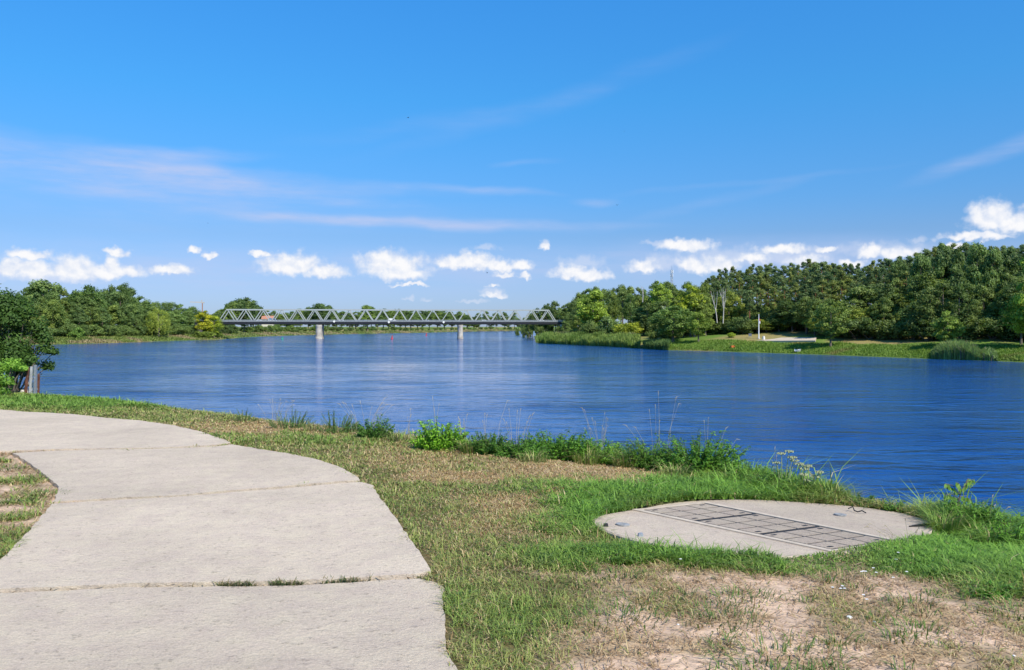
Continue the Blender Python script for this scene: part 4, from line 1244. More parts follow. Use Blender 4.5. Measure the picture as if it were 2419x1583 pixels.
# dead trees -------------------------------------------------------
def dead_tree(px, base_py, top_py, d, lean, forks, label, seed):
    random.seed(seed)
    p0 = at(px, base_py, d); H = (base_py - top_py) / F * d
    r = empty('dead_tree', p0, 0, label, 'tree')
    tr = MB(); q = []
    for i in range(7):
        s = i / 6; q.append((lean * H * s + .15 * sin(5 * s), 0, H * .78 * s - 1.0 * (i == 0)))
    tr.tube(q, [.20, .18, .16, .13, .11, .08, .04], 7); tr.build('trunk', M_dead, r)
    for k in range(forks):
        a = random.uniform(0, 2 * pi); s = random.uniform(.35, .9) if k > 2 else .42; i = int(s * 6)
        b = q[i]; l = H * random.uniform(.12, .28) if k > 2 else H * .5; up = random.uniform(.3, 1.0) if k > 2 else 1.0
        if k <= 2: a = (0, pi, .4)[k]
        o = .13 if k <= 2 else .45
        br = MB(); br.tube([b, (b[0] + cos(a) * l * o * .5, b[1] + sin(a) * l * o * .3, b[2] + l * .4 * up), (b[0] + cos(a) * l * o * .8, b[1] + sin(a) * l * o * .5, b[2] + l * up)], [.10, .07, .025], 5)
        br.build('bare_branch', M_dead, r)


dead_tree(1708, 757, 658, bank_depth(1708, 24, RB), .01, 12, 'bleached dead tree with forked bare branches before the pines', 3)
dead_tree(1694, 756, 668, bank_depth(1694, 24, RB), -.16, 4, 'leaning bleached dead trunk left of the forked dead tree', 4)
dead_tree(1518, 708, 668, bank_depth(1518, 22, RB), .0, 5, 'short pale dead tree poking out of the wood right of the bridge', 5)
dead_tree(1572, 742, 716, bank_depth(1572, 6, RB), -.3, 5, 'small bare grey branches above the tree overhanging the water', 6)


# ------------------------------------------------------------------ bank grass and reeds on the far shores
def bank_strips():
    def scatter(poly, pxa, pxb, n, ea, eb):
        out = []
        pxs = rng.uniform(pxa, pxb, n); es = rng.uniform(ea, eb, n)
        order = np.linspace(pxa, pxb, 60)
        D = {e: np.array([bank_depth(p, e, poly) for p in order]) for e in np.linspace(ea, eb, 6)}
        E = np.array(list(D.keys())); T = np.array(list(D.values()))
        ip = (pxs - pxa) / (pxb - pxa) * 59; i0 = np.clip(ip.astype(int), 0, 58); fp = ip - i0
        ie = (es - ea) / (eb - ea) * 5; j0 = np.clip(ie.astype(int), 0, 4); fe = ie - j0
        d = (T[j0, i0] * (1 - fp) + T[j0, i0 + 1] * fp) * (1 - fe) + (T[j0 + 1, i0] * (1 - fp) + T[j0 + 1, i0 + 1] * fp) * fe
        x = (pxs - CX) / F * d
        return np.stack([x, d, land(x, d) - .05], -1)

    def make(pts, h, w, c0, c1, name, label, cat, lean=.25, yel=None):
        n = len(pts); v = np.clip(rng.random((n, 1)) * .6 + .8 * (fbm(pts[:, 0] * .25, pts[:, 1] * .25, 81, 3)[:, None] - .3), 0, 1)
        col = np.array(c0) * (1 - v) + np.array(c1) * v
        if yel is not None:
            k = sst(.5, .62, fbm(pts[:, 0] * .08, pts[:, 1] * .08, 83, 3))[:, None]; col = col * (1 - k) + np.array(yel) * (.7 + .6 * v) * k
        hh = h * rng.uniform(.6, 1.25, n) * (.6 + .8 * fbm(pts[:, 0] * .2, pts[:, 1] * .2, 82, 2))
        me = blades(pts, hh, w * rng.uniform(.7, 1.3, n), rng.uniform(0, 2 * pi, n), np.abs(rng.normal(0, lean, n)), np.abs(rng.normal(.2, .15, n)), col, name, M_blade)
        return tag(link(name, me), label, cat, kind='stuff')
    pts = scatter(RB, 1560, 2560, 42000, .1, 13)
    make(pts, .6, .13, (.12, .22, .028), (.26, .38, .055), 'bank_grass', 'bright green grass covering the slope at the foot of the wooded hillside', 'grass', .4, (.24, .22, .06))
    pts = scatter(LB, 60, 560, 16000, .1, 15)
    make(pts, .8, .3, (.12, .19, .035), (.28, .32, .075), 'bank_grass', 'green and yellow grass along the left shore', 'grass', .4, (.36, .29, .14))
    pts = scatter(LB, 560, 1260, 12000, .1, 18)
    make(pts, .9, .5, (.12, .17, .04), (.26, .28, .08), 'bank_grass', 'green and straw coloured grass along the far shore under the bridge', 'grass', .4, (.38, .30, .16))
    pts = scatter(RB, 1266, 1512, 20000, -1.0, 9)
    make(pts, 3.0, .22, (.11, .20, .035), (.32, .40, .085), 'reeds', 'tall green reed bed along the shore right of the bridge', 'reeds', .12, (.13, .22, .035))
    pts = scatter(RB, 1285, 1500, 9000, 9, 17)
    make(pts, 2.2, .22, (.15, .16, .06), (.29, .27, .11), 'reeds', 'brownish dry reeds behind the green reed bed', 'reeds', .15)
    pts = scatter(RB, 1520, 1580, 2500, -.6, 3)
    make(pts, 2.2, .22, (.09, .17, .04), (.18, .27, .07), 'reeds', 'reeds at the water under the overhanging dark tree', 'reeds', .2)

    def reed_clump(pa, pb, n, h, label):
        pts = scatter(RB, pa, pb, n, -.4, 4.0)
        u = (pts[:, 0] / pts[:, 1] * F + CX - pa) / (pb - pa)
        prof = np.clip(np.sin(pi * np.clip(u, .02, .98)), .1, 1) ** .5
        v = rng.random((n, 1)); col = np.array([.14, .25, .06]) * (1 - v) + np.array([.34, .46, .13]) * v
        tip = rng.random((n, 1)) < .12; col = np.where(tip, np.array([.20, .16, .13]), col)
        c = pts.mean(0); c[2] = pts[:, 2].min()
        me = blades(pts - c, h * prof * rng.uniform(.6, 1.1, n), rng.uniform(.10, .2, n), rng.uniform(0, 2 * pi, n), np.abs(rng.normal(.1, .12, n)), np.abs(rng.normal(.2, .12, n)), col, 'reed_clump', M_blade)
        o = link('reed_clump', me); o.location = c
        tag(o, label, 'reeds', 'reed clumps on the right shore')
    reed_clump(2200, 2322, 5200, 3.9, 'tall clump of reeds with brown plumes on the right shore')
    reed_clump(2312, 2358, 1700, 2.1, 'small low clump of reeds beside the tall reed clump')


bank_strips()


# ------------------------------------------------------------------ truss bridge
def build_bridge():
    A = np.array(at(513, 772, 488)[:2]); B = np.array(at(1331, 772, 508)[:2])
    L_ = np.linalg.norm(B - A); d = (B - A) / L_; nrm = np.array([-d[1], d[0]])
    root = empty('truss_bridge', (A[0], A[1], WZ), math.atan2(d[1], d[0]), 'long pale grey steel truss bridge on two concrete piers over the river', 'bridge')
    # local axes: x along the bridge, y across (away from the viewer), z above the water
    W = 7.4; zt, zb, zd0, zd1 = 17.95, 10.75, 8.95, 10.35
    nP = 20
    x0 = 0.6; x1 = L_ - 4.4
    pw = (x1 - x0) / nP
    deck = MB(); deck.box((L_ / 2 - 6, W / 2, 10.15), (L_ + 14, W + 1.8, .5)); deck.build('road_deck', M_asph, root)
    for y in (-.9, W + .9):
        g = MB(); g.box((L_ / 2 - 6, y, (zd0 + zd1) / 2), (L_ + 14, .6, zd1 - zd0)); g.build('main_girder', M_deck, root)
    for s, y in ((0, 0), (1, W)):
        c = MB(); c.box((L_ / 2, y, zb - .1), (x1 - x0 + 1, .66, .6)); c.build('bottom_chord', M_steel, root)
        c = MB(); c.box(((x0 + x1) / 2, y, zt), (x1 - x0 - pw + .8, .66, .68)); c.build('top_chord', M_steel, root)
        for k in range(nP):
            xa, xm, xb = x0 + k * pw, x0 + (k + .5) * pw, x0 + (k + 1) * pw
            for p, q in (((xa, zb), (xm, zt)), ((xm, zt), (xb, zb))):
                b = MB(); sg = .25 if q[0] > p[0] and q[1] > p[1] else -.25
                b.bar((p[0] + .3, y, p[1]), (q[0] - .3 if q[1] < p[1] else q[0] - .15, y, q[1]), .48, .56, up=(0, 1, 0)); b.build('diagonal_beam', M_steel, root)
    for k in range(nP):
        xm = x0 + (k + .5) * pw
        b = MB(); b.box((xm, W / 2, zt + .06), (.35, W - .6, .35)); b.build('cross_brace', M_steel, root)
    for y in (-1.05, W + 1.05):
        r = MB()
        r.box((L_ / 2 - 6, y, 11.72), (L_ + 14, .12, .16)); r.box((L_ / 2 - 6, y, 11.05), (L_ + 14, .08, .75))
        for x in np.arange(-12.5, L_ + 1, 2.5): r.box((x, y - .09, 11.1), (.1, .1, 1.3))
        r.build('guard_rail', M_rail, root)

    def pier(px, depth_shift, wpx, label):
        # local x where the view ray at px crosses the near truss plane
        u = (px - CX) / F
        # A + t d : (A.x + t d.x) / (A.y + t d.y) = u
        t = (u * A[1] - A[0]) / (d[0] - u * d[1])
        w = wpx / F * 495
        m = MB(); n = 20
        prof = [(-1.5, 1.12), (1.0, 1.12), (1.3, 1.0), (6.6, .94), (6.9, .98), (8.0, 1.05), (8.7, 1.06)]
        vs = []
        for z, k in prof:
            for i in range(n):
                a = 2 * pi * i / n
                cy = W / 2 + (W / 2 + .4) * (1 if sin(a) >= 0 else -1)
                vs.append((t + cos(a) * w / 2 * k, cy + sin(a) * w / 2 * k, z))
        fs = [(j * n + i, j * n + (i + 1) % n, (j + 1) * n + (i + 1) % n, (j + 1) * n + i) for j in range(len(prof) - 1) for i in range(n)]
        fs.append(tuple((len(prof) - 1) * n + i for i in range(n)))
        m.add(vs, fs); po = m.build('pier', M_pier, root); po['label'] = label
        bb = MB()
        for yy in (0, W): bb.box((t, yy, 8.83), (1.0, .9, .24))
        bb.build('bearing', M_black, po)
        return t
    t1 = pier(753.5, 0, 15, 'left concrete pier with water stains'); t2 = pier(1087.5, 0, 13, 'right concrete pier with a rusty stain')
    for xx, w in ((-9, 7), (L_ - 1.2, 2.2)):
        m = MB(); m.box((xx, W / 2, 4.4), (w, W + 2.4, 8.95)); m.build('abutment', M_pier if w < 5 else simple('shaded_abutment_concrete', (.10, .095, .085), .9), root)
    # navigation diamonds on the downstream face
    for px, py in ((790, 759.5), (919, 761), (1048, 761)):
        u = (px - CX) / F; t = (u * A[1] - A[0]) / (d[0] - u * d[1])
        P = A + d * t - nrm * 1.6
        z = CZ + (HY - py) / F * P[1]
        m = MB(); s = .8
        m.add([(-s, 0, 0), (0, 0, -s), (s, 0, 0), (0, 0, s), (-s, .08, 0), (0, .08, -s), (s, .08, 0), (0, .08, s)], [(0, 1, 2, 3), (7, 6, 5, 4), (0, 4, 5, 1), (1, 5, 6, 2), (2, 6, 7, 3), (3, 7, 4, 0)])
        o = m.build('navigation_sign', M_sign); o.location = (P[0], P[1], z); o.rotation_euler = (0, 0, root.rotation_euler[2])
        tag(o, {790: 'pale diamond navigation sign on the bridge girder right of the left pier', 919: 'pale diamond navigation sign on the middle of the bridge girder', 1048: 'pale diamond navigation sign on the bridge girder left of the right pier'}[px], 'sign', 'navigation signs hung on the bridge')
    # vehicles
    def car(px, mt, label, van=False, lane=1.9):
        u = (px - CX) / F; t = (u * A[1] - A[0]) / (d[0] - u * d[1])
        P = A + d * t + nrm * lane
        r = empty('van' if van else 'car', (P[0], P[1], WZ + 10.4), root.rotation_euler[2], label, 'van' if van else 'car', 'vehicles crossing the bridge')
        b = MB(); hw = .9
        if van: side = [(-2.5, .3), (2.5, .3), (2.55, 1.1), (1.9, 1.35), (1.35, 2.2), (-2.45, 2.3), (-2.55, 1.2)]
        else: side = [(-2.1, .3), (2.1, .3), (2.15, .8), (1.2, .98), (.55, 1.46), (-1.1, 1.5), (-1.85, 1.05), (-2.15, .9)]
        n = len(side)
        vs = [(x, y, z) for y in (-hw, hw) for x, z in side]
        b.add(vs, [tuple(range(n)), tuple(range(2 * n - 1, n - 1, -1))] + [(i, n + i, n + (i + 1) % n, (i + 1) % n) for i in range(n)])
        b.build('body', mt, r)
        g = MB()
        if van: g.box((1.0, 0, 1.72), (1.0, 2 * hw + .03, .5))
        else: g.box((-.35, 0, 1.2), (1.7, 2 * hw + .03, .34), 0, 0, .94)
        g.build('window', M_glass, r)
        for sx in (-1.3, 1.3):
            for sy in (-1, 1):
                w = MB(); w.tube([(sx, sy * .72, .32), (sx, sy * .94, .32)], [.32, .32], 12); w.build('wheel', M_rubber, r)
    silver = M_galv
    car(612, M_white, 'white car on the bridge above the left shore, nearest the left end'); car(640, M_white, 'white van on the bridge left of the left pier', True, 5.2)
    car(807, M_white, 'white car on the bridge just right of the left pier'); car(926, M_white, 'white van on the bridge above the red buoy', True)
    car(861, simple('blue_grey_paint', (.25, .32, .45), .4), 'blue grey car between the two white vehicles in mid bridge', False, 5.2)
    car(1010, M_white, 'low white car on the bridge left of the right pier', False, 5.2); car(1146, M_white, 'white car on the bridge right of the right pier')
    car(1282, M_white, 'white car on the bridge close to its right end')


build_bridge()


# ------------------------------------------------------------------ things on and by the water
def buoy(px, py, h, mt, label):
    x, y = wl(px, py)
    r = empty('buoy', (x, y, WZ), 0, label, 'buoy')
    b = MB(); b.tube([(0, 0, -.3), (0, 0, .2), (.02, 0, .5)], [.8, .8, .45], 12); b.build('float', mt, r)
    s = MB(); s.tube([(0, 0, .45), (.12, 0, h)], [.42, .26], 10); s.build('tower', mt, r)
    t = MB(); t.tube([(.12, 0, h), (.13, 0, h + .5)], [.38, .30], 10); t.build('top_mark', mt, r)


buoy(926, 801, 1.6, M_red, 'red leaning buoy on the water in front of the bridge'); buoy(1007, 793, 1.6, M_red, 'red buoy on the water beyond the bridge near the right pier')
buoy(667, 801.5, .8, simple('green_paint', (.03, .30, .16), .5), 'green buoy on the water left of the left pier')


def boat(px, py, d, l, mt, label, rz=0.2):
    p = at(px, py, d); z = max(WZ, land1(p[0], d)) + .05
    r = empty('rowing_boat', (p[0], d, z), rz, label, 'boat')
    n = 9; hull = MB(); vs = []
    for i in range(n):
        s = i / (n - 1) * 2 - 1; w = .75 * (1 - abs(s) ** 2.4) + .04; k = .25 * s * s
        vs += [(s * l / 2, -w, .55 + k), (s * l / 2, -w * .6, 0.05 + k * .6), (s * l / 2, w * .6, .05 + k * .6), (s * l / 2, w, .55 + k)]
    fs = [(i * 4 + j, i * 4 + 4 + j, i * 4 + 5 + j, i * 4 + 1 + j) for i in range(n - 1) for j in range(3)]
    hull.add(vs, fs); hull.build('hull', mt, r)
    for s in (-.45, .35):
        t = MB(); t.box((s * l / 2, 0, .42), (.25, 1.25, .05)); t.build('thwart', M_stone, r)


boat(645, 793.5, 755, 5.0, M_white, 'white rowing boat drawn up on the shore left of the left pier'); boat(678, 792.3, 790, 6.5, M_white, 'longer white boat on the shore just left of the left pier', .05)
boat(1884, 829, bank_depth(1884, 1.2, RB), 2.0, M_white, 'small white dinghy in the shade at the foot of the grassy slope', .3)
boat(1731, 824, bank_depth(1731, 3.2, RB), 2.2, M_orange, 'small orange boat pulled up on the grassy slope', 1.0)


def pontoon():
    d = 985; p = at(888, 785, d)
    r = empty('landing_stage', (p[0], d, WZ), .05, 'low grey landing stage on the far shore under the bridge', 'jetty')
    a = MB(); a.box((0, 0, .9), (14, 2.5, .3)); a.build('deck', M_stone, r)
    for k in (-6, -2, 2, 6):
        b = MB(); b.tube([(k, 0, -1), (k, 0, .8)], [.25, .25], 8); b.build('pile', M_black, r)
    b = MB(); b.box((-1, .4, 2.0), (2.6, 2.0, 1.9)); b.build('shed', M_wallp, r)


pontoon()


def flagpole():
    d = bank_depth(1792, 17, RB); x = (1792.5 - CX) / F * d; z = land1(x, d)
    ztop = CZ + (HY - 742) / F * d
    r = empty('flagpole', (x, d, z), 0, 'white flagpole with a limp red and white flag by the concrete landing', 'flagpole')
    H = ztop - z
    m = MB(); m.tube([(0, 0, -.2), (0, 0, H * .5), (0, 0, H)], [.19, .15, .09], 10); m.build('pole', M_white, r)
    f = MB()
    for k, mi in ((0, 0), (1, 1)):
        z1 = H - 1.3 - k * .75; vs = []
        for i in range(7):
            a = i / 6; vs += [(.12 + a * .42, .14 * sin(a * 7 + k), z1 - a * .35), (.12 + a * .38, .14 * sin(a * 7 + .4 + k), z1 - .85 - a * .2)]
        f.add(vs, [(2 * i, 2 * i + 2, 2 * i + 3, 2 * i + 1) for i in range(6)], mi)
    f.build('flag', [M_red, M_white], r)
    b = MB(); b.tube([(0, 0, -.1), (0, 0, .35)], [.4, .36], 12); b.build('foot', M_stone, r)


flagpole()


def landing():
    vs = []; n = 8
    for px in np.linspace(1783, 1926, n):
        d = bank_depth(px, 13, RB)
        f_ = (px - 1783) / 143
        pn = at(px, 803.5 - 1.0 * f_, d + 1); pf = at(px + 3, 797.5 - 2.0 * f_, d + 10)
        pn = (pn[0], pn[1], pn[2] - .22); pf = (pf[0], pf[1], pf[2] - .1)
        vs += [pn, pf, (pn[0], pn[1], pn[2] - 1.2), (pf[0], pf[1], pf[2] - 1.2)]
    fs = []
    for i in range(n - 1):
        a = 4 * i; b = a + 4
        fs += [(a, b, b + 1, a + 1), (a + 2, b + 2, b, a), (a + 1, b + 1, b + 3, a + 3)]
    fs += [(0, 1, 3, 2), (4 * (n - 1) + 2, 4 * (n - 1) + 3, 4 * (n - 1) + 1, 4 * (n - 1))]
    m = MB(); m.add(vs, fs)
    tag(m.build('landing_pavement', M_land), 'pale concrete landing at the top of the grassy slope by the flagpole', 'pavement', kind='structure')
    d = bank_depth(1803, 14.5, RB); x = (1804 - CX) / F * d
    b = MB(); b.prism([(cos(2 * pi * k / 10) * .42 * (1 + .12 * sin(3 * k)), sin(2 * pi * k / 10) * .38) for k in range(10)], 0, .8); b.prism([(cos(2 * pi * k / 10) * .3, sin(2 * pi * k / 10) * .28) for k in range(10)], .8, 1.1)
    o = b.build('boulder', simple('white_rock', (.75, .72, .67), .8)); o.location = (x, d, at(1804, 801, d)[2] - .15); tag(o, 'white upright stone beside the foot of the flagpole', 'stone')
    d = bank_depth(1771, 19, RB); x = (1772 - CX) / F * d; z = at(1772, 799.5, d)[2]
    r = empty('notice_board', (x, d, z), -.2, 'grey notice board on two posts left of the flagpole, under the trees', 'board')
    m = MB(); m.box((0, 0, 1.15), (.95, .08, .9)); m.build('panel', simple('board_paint', (.13, .15, .19), .6), r)
    for s in (-.4, .4):
        m = MB(); m.box((s, .06, .55), (.09, .09, 1.7)); m.build('post', M_greyp, r)
    d = bank_depth(1488, 11, RB); x = (1488 - CX) / F * d; z = land1(x, d)
    ztop = at(1488, 786.5, d)[2]
    m = MB(); m.box((0, 0, (ztop - z) / 2), (.30, .12, ztop - z)); m.box((0, 0, ztop - z + .04), (.4, .2, .1)); o = m.build('marker_post', M_white); o.location = (x, d, z)
    tag(o, 'white marker post in the grass behind the reed bed', 'post')


landing()


def mast():
    d = 520; p = at(1587, 700, d); ztop = at(1587, 627, d)[2]; z0 = land1(p[0], d); H = ztop - z0
    r = empty('radio_mast', (p[0], d, z0), 0, 'slim radio mast rising behind the trees of the wood', 'mast')
    m = MB(); w0, w1 = 2.0, .7
    def c(z, sx, sy):
        w = w0 + (w1 - w0) * z / H; return (sx * w / 2, sy * w / 2, z)
    for sx in (-1, 1):
        for sy in (-1, 1): m.bar(c(0, sx, sy), c(H - 3, sx, sy), .22, .22)
    zs = np.linspace(0, H - 3, 16)
    for a, b in zip(zs[:-1], zs[1:]):
        for sy in (-1, 1): m.bar(c(a, -1, sy), c(b, 1, sy), .12, .12); m.bar(c(b, -1, sy), c(b, 1, sy), .12, .12)
        for sx in (-1, 1): m.bar(c(a, sx, -1), c(b, sx, 1), .12, .12)
    m.build('lattice_tower', M_galv, r)
    a = MB(); a.tube([(0, 0, H - 3), (0, 0, H)], [.14, .05], 6); a.build('whip_antenna', M_galv, r)
    for k in range(6):
        g = 2 * pi * k / 6; q = MB(); q.box((cos(g) * .8, sin(g) * .8, H - 4 - (k % 2) * 2.4), (.35, .35, 1.9), g); q.build('antenna_panel', M_white, r)


mast()


def crane():
    d = bank_depth(478, 66, LB, 200); p = at(478, 740, d); z0 = land1(p[0], d); ztop = at(478, 716, d)[2]; H = ztop - z0
    r = empty('crane', (p[0], d, z0), 0, 'orange brown crane with a pale jib showing above the trees left of the bridge', 'crane')
    m = MB(); m.box((0, 0, H / 2), (.6, .6, H)); m.build('tower', simple('faded_orange_brown', (.40, .20, .12), .7), r)
    j = MB(); l = 29 / F * d
    j.bar((1.2, 0, H + .4), (-l, 0, H + .9), .5, .65); j.bar((0, 0, H + 2.0), (-l * .6, 0, H + .9), .12, .12); j.build('jib', M_stone, r)
    k = MB(); k.box((-.4, 0, H + 1.2), (.45, .45, 2.2)); k.build('mast_head', M_rimc, r)
    w = MB(); w.box((1.2, 0, H + .3), (.9, .9, .9)); w.build('counterweight', M_stone, r)


crane()


def house():
    d = bank_depth(633, 75, LB, 300); p = at(633, 752, d); z0 = land1(p[0], d)
    r = empty('house', (p[0], d, z0), .1, 'small cream house with an orange tiled roof beyond the bridge', 'house')
    zr = at(633, 746, d)[2] - z0; ze = at(633, 754, d)[2] - z0; w = 11; dp = 8
    m = MB(); m.box((0, 0, ze / 2), (w, dp, ze)); m.build('wall', M_wallp, r)
    f = MB(); f.add([(-w / 2 - .4, -dp / 2 - .4, ze), (w / 2 + .4, -dp / 2 - .4, ze), (w / 2 + .4, dp / 2 + .4, ze), (-w / 2 - .4, dp / 2 + .4, ze), (-w / 2 - .4, 0, zr), (w / 2 + .4, 0, zr)], [(0, 1, 5, 4), (2, 3, 4, 5), (0, 4, 3), (1, 2, 5), (3, 2, 1, 0)])
    f.build('roof', M_roof, r)
    for x in (-3.2, 0, 3.2):
        g = MB(); g.box((x, -dp / 2 - .03, ze - 1.6), (1.2, .1, 1.3)); g.build('window', M_glass, r)


house()


# ------------------------------------------------------------------ plants along the edge of our bank
def clump_leaves(n_st, R, H, leaf, per, asp=.36, spread=1.0, tintv=(.2, .85), bottom=.12):
    """stems fanning from the root with paired leaves"""
    parts = []; mb = MB()
    for k in range(n_st):
        a = random.uniform(0, 2 * pi); r0 = R * .62 * math.sqrt(random.random()); b = (r0 * cos(a), r0 * sin(a) * .7, 0)
        q_ = (r0 / (R * .62)) ** 2; hh = H * random.uniform(.55, 1.08) * (1 - .62 * q_) * (1.15 if random.random() < .08 else 1); o = (random.uniform(.05, .35) + .55 * q_) * spread
        t = (b[0] + cos(a) * hh * o, b[1] + sin(a) * hh * o, hh)
        mid = (b[0] + cos(a) * hh * o * .3, b[1] + sin(a) * hh * o * .3, hh * .55)
        mb.tube([b, mid, t], [.006, .005, .002], 4)
        n = per; s = bottom + (1 - bottom) * rng.random(n)
        P = np.array(b) * ((1 - s) ** 2)[:, None] + 2 * np.array(mid) * (s * (1 - s))[:, None] + np.array(t) * (s ** 2)[:, None]
        g = rng.uniform(0, 2 * pi, n); out = np.stack([np.cos(g), np.sin(g), rng.uniform(-.35, .35, n)], -1)
        sz = leaf * rng.uniform(.6, 1.2, n) * (1.1 - .4 * s)
        C = P + out * (sz * .55)[:, None]
        Nn = np.stack([np.cos(g) * .35, np.sin(g) * .35, np.ones(n)], -1) + rng.normal(size=(n, 3)) * .4
        parts.append(leafquads(C, Nn, sz, asp, np.clip(random.uniform(*tintv) + rng.normal(size=n) * .18, 0, 1), out))
    return parts, mb


def weed(px, base_py, top_py, wpx, label, tint=(1, 1, 1), name='weed_bush', dens=1.0, leaf=.055, asp=.38, cat='weed', spread=1.0, back=0.0):
    x, y, z = on_land(px, base_py)
    y += back; x = (px - CX) / F * y; z = land1(x, y)
    H = (base_py - top_py) / F * y * 1.0 + .03; R = wpx / 2 / F * y * 1.35
    area = R * R * 3.0
    n_st = int(max(8, min(170, 190 * area * dens)))
    parts, mb = clump_leaves(n_st, R, H, leaf, int(30 * dens + 12), asp, spread)
    r = empty(name, (x, y, z - .02), 0, label, cat, 'weeds along the bank edge')
    f = link('foliage', leafmesh('foliage', parts, M_weed), r); f.color = (*tint, 1)
    mb.build('stem', simple('weed_stem', (.10, .14, .04), .7), r)
    return r


random.seed(55)
weed(1040, 1062, 984, 118, 'bright green leafy weed bush, leftmost of the big bushes on the bank edge', (1.6, 1.65, .8), spread=.9, leaf=.065)
weed(1150, 1072, 1018, 120, 'dark green weeds just right of the bright green bush', (.7, .8, .65), spread=1.1)
weed(1225, 1082, 1030, 120, 'low dark nettles left of the wide dark nettle bank', (.7, .85, .6), spread=1.3)
weed(1310, 1086, 1012, 170, 'wide dark green nettle bush in the middle of the bank edge', (.85, 1.0, .62), spread=1.3, leaf=.07)
weed(1420, 1094, 1034, 130, 'mid green weeds right of the wide dark nettle bush', (1.25, 1.3, .85), asp=.2, leaf=.085, spread=1.3)
weed(1530, 1108, 1040, 130, 'dark green weed bush left of the tallest bush', (.95, 1.0, .75), spread=1.3, asp=.25, leaf=.075)
weed(1650, 1122, 1018, 190, 'tall dark green bush, tallest of the bank edge, above the concrete slab', (.85, 1.0, .65), spread=1.3, leaf=.07)
weed(1570, 1116, 1062, 110, 'small dark bush at the foot of the tallest bank bush', (.65, .75, .6))
weed(1745, 1140, 1086, 150, 'fresh green weeds sloping down right of the tallest bush', (1.05, 1.15, .8), asp=.25)
weed(1840, 1162, 1112, 130, 'fresh green weeds beside the pale umbel plants', (1.1, 1.15, .9), asp=.22)
weed(1940, 1178, 1132, 110, 'pale green weeds at the bank edge above the back of the round slab', (1.3, 1.25, 1.1), asp=.2)
weed(885, 1036, 984, 90, 'dark green weeds left of the bright green bush', (.7, .8, .75))
weed(800, 1022, 972, 100, 'grey green straggly weeds near the tall thin weed', (.85, .9, 1.1), dens=.5, asp=.25, leaf=.04)
weed(690, 1010, 966, 110, 'grey green straggly weeds on the edge above the dry strip', (.85, .9, 1.2), dens=.4, asp=.25, leaf=.04)
weed(575, 996, 958, 50, 'small grey weed standing alone on the edge above the path', (.9, .95, 1.2), dens=.4, asp=.25, leaf=.035)
weed(787, 1020, 930, 26, 'tall thin weed stalk standing highest against the river', (.8, .9, 1.0), dens=.5, asp=.25, leaf=.04, spread=.2)
weed(2112, 1212, 1178, 60, 'small leafy weed at the bank edge behind the round slab', (.8, .9, .8), asp=.25)
weed(2040, 1196, 1172, 110, 'low weeds between the round slab and the water', (.75, .85, .75), asp=.25)
weed(2290, 1250, 1178, 150, 'lush green weeds around the sapling right of the round slab', (1.1, 1.2, .85), leaf=.06, asp=.25)
weed(2390, 1290, 1226, 150, 'lush green weeds at the right end of the bank edge', (1.1, 1.25, .8), leaf=.06, asp=.22)
weed(2335, 1408, 1374, 78, 'small dark green leafy plant on the sandy ground at the lower right', (.62, .95, .6), leaf=.05, asp=.3, spread=1.6)
weed(1745, 1300, 1290, 1, 'x') if False else None


def tall_grass(px, base, top, wpx, n, label, yellow=.3):
    x, y, z = on_land(px, base); k = y / F
    H = (base - top) * k; R_ = wpx / 2 * k
    a = rng.uniform(0, 2 * pi, n); rr = R_ * .5 * np.sqrt(rng.random(n))
    pts = np.stack([np.cos(a) * rr, np.sin(a) * rr * .7, np.full(n, -.03)], -1)
    v = rng.random((n, 1)); col = np.array([.10, .20, .03]) * (1 - v) + np.array([.30, .42, .08]) * v
    yl = rng.random((n, 1)) < yellow; col = np.where(yl, np.array([.46, .40, .17]) * (.7 + .5 * v), col)
    me = blades(pts, H * rng.uniform(.5, 1.1, n), rng.uniform(.005, .010, n), a + rng.normal(0, .5, n), np.abs(rng.normal(.3, .18, n)), np.abs(rng.normal(.45, .25, n)), col, 'tall_grass_clump', M_blade)
    o = link('tall_grass_clump', me); o.location = (x, y, z)
    tag(o, label, 'grass clump', 'tall grass clumps on the bank edge')


tall_grass(940, 1044, 1000, 90, 120, 'tall grass clump between the dark weeds and the bright green bush', .5)
tall_grass(1112, 1072, 1018, 90, 140, 'tall grass clump leaning out right of the bright green bush', .25)
tall_grass(1260, 1092, 1052, 130, 170, 'low yellowish grass clump in front of the dark nettles', .5)
tall_grass(1385, 1098, 1040, 110, 170, 'tall grass clump between the wide nettle bush and the mid green weeds', .35)
tall_grass(1480, 1106, 1044, 120, 200, 'tall light green grass clump right of the mid green weeds', .25)
tall_grass(1590, 1130, 1080, 130, 180, 'grass clump in front of the tallest bank bush', .35)
tall_grass(1735, 1150, 1090, 170, 260, 'wide bright grass clump sloping down from the tallest bush', .1)
tall_grass(1800, 1162, 1108, 140, 220, 'bright grass clump left of the pale umbel plants', .15)
tall_grass(1975, 1188, 1150, 110, 140, 'grass clump on the edge behind the hatch covers', .4)
tall_grass(2085, 1206, 1172, 90, 110, 'small grass clump on the edge behind the right end of the slab', .4)
tall_grass(2230, 1258, 1192, 130, 240, 'lush grass clump at the right end of the round slab', .1)
tall_grass(2340, 1290, 1226, 150, 260, 'lush grass clump at the far right of the bank', .1)
tall_grass(740, 1018, 985, 90, 90, 'thin grey green grass clump left of the tall thin weed', .6)


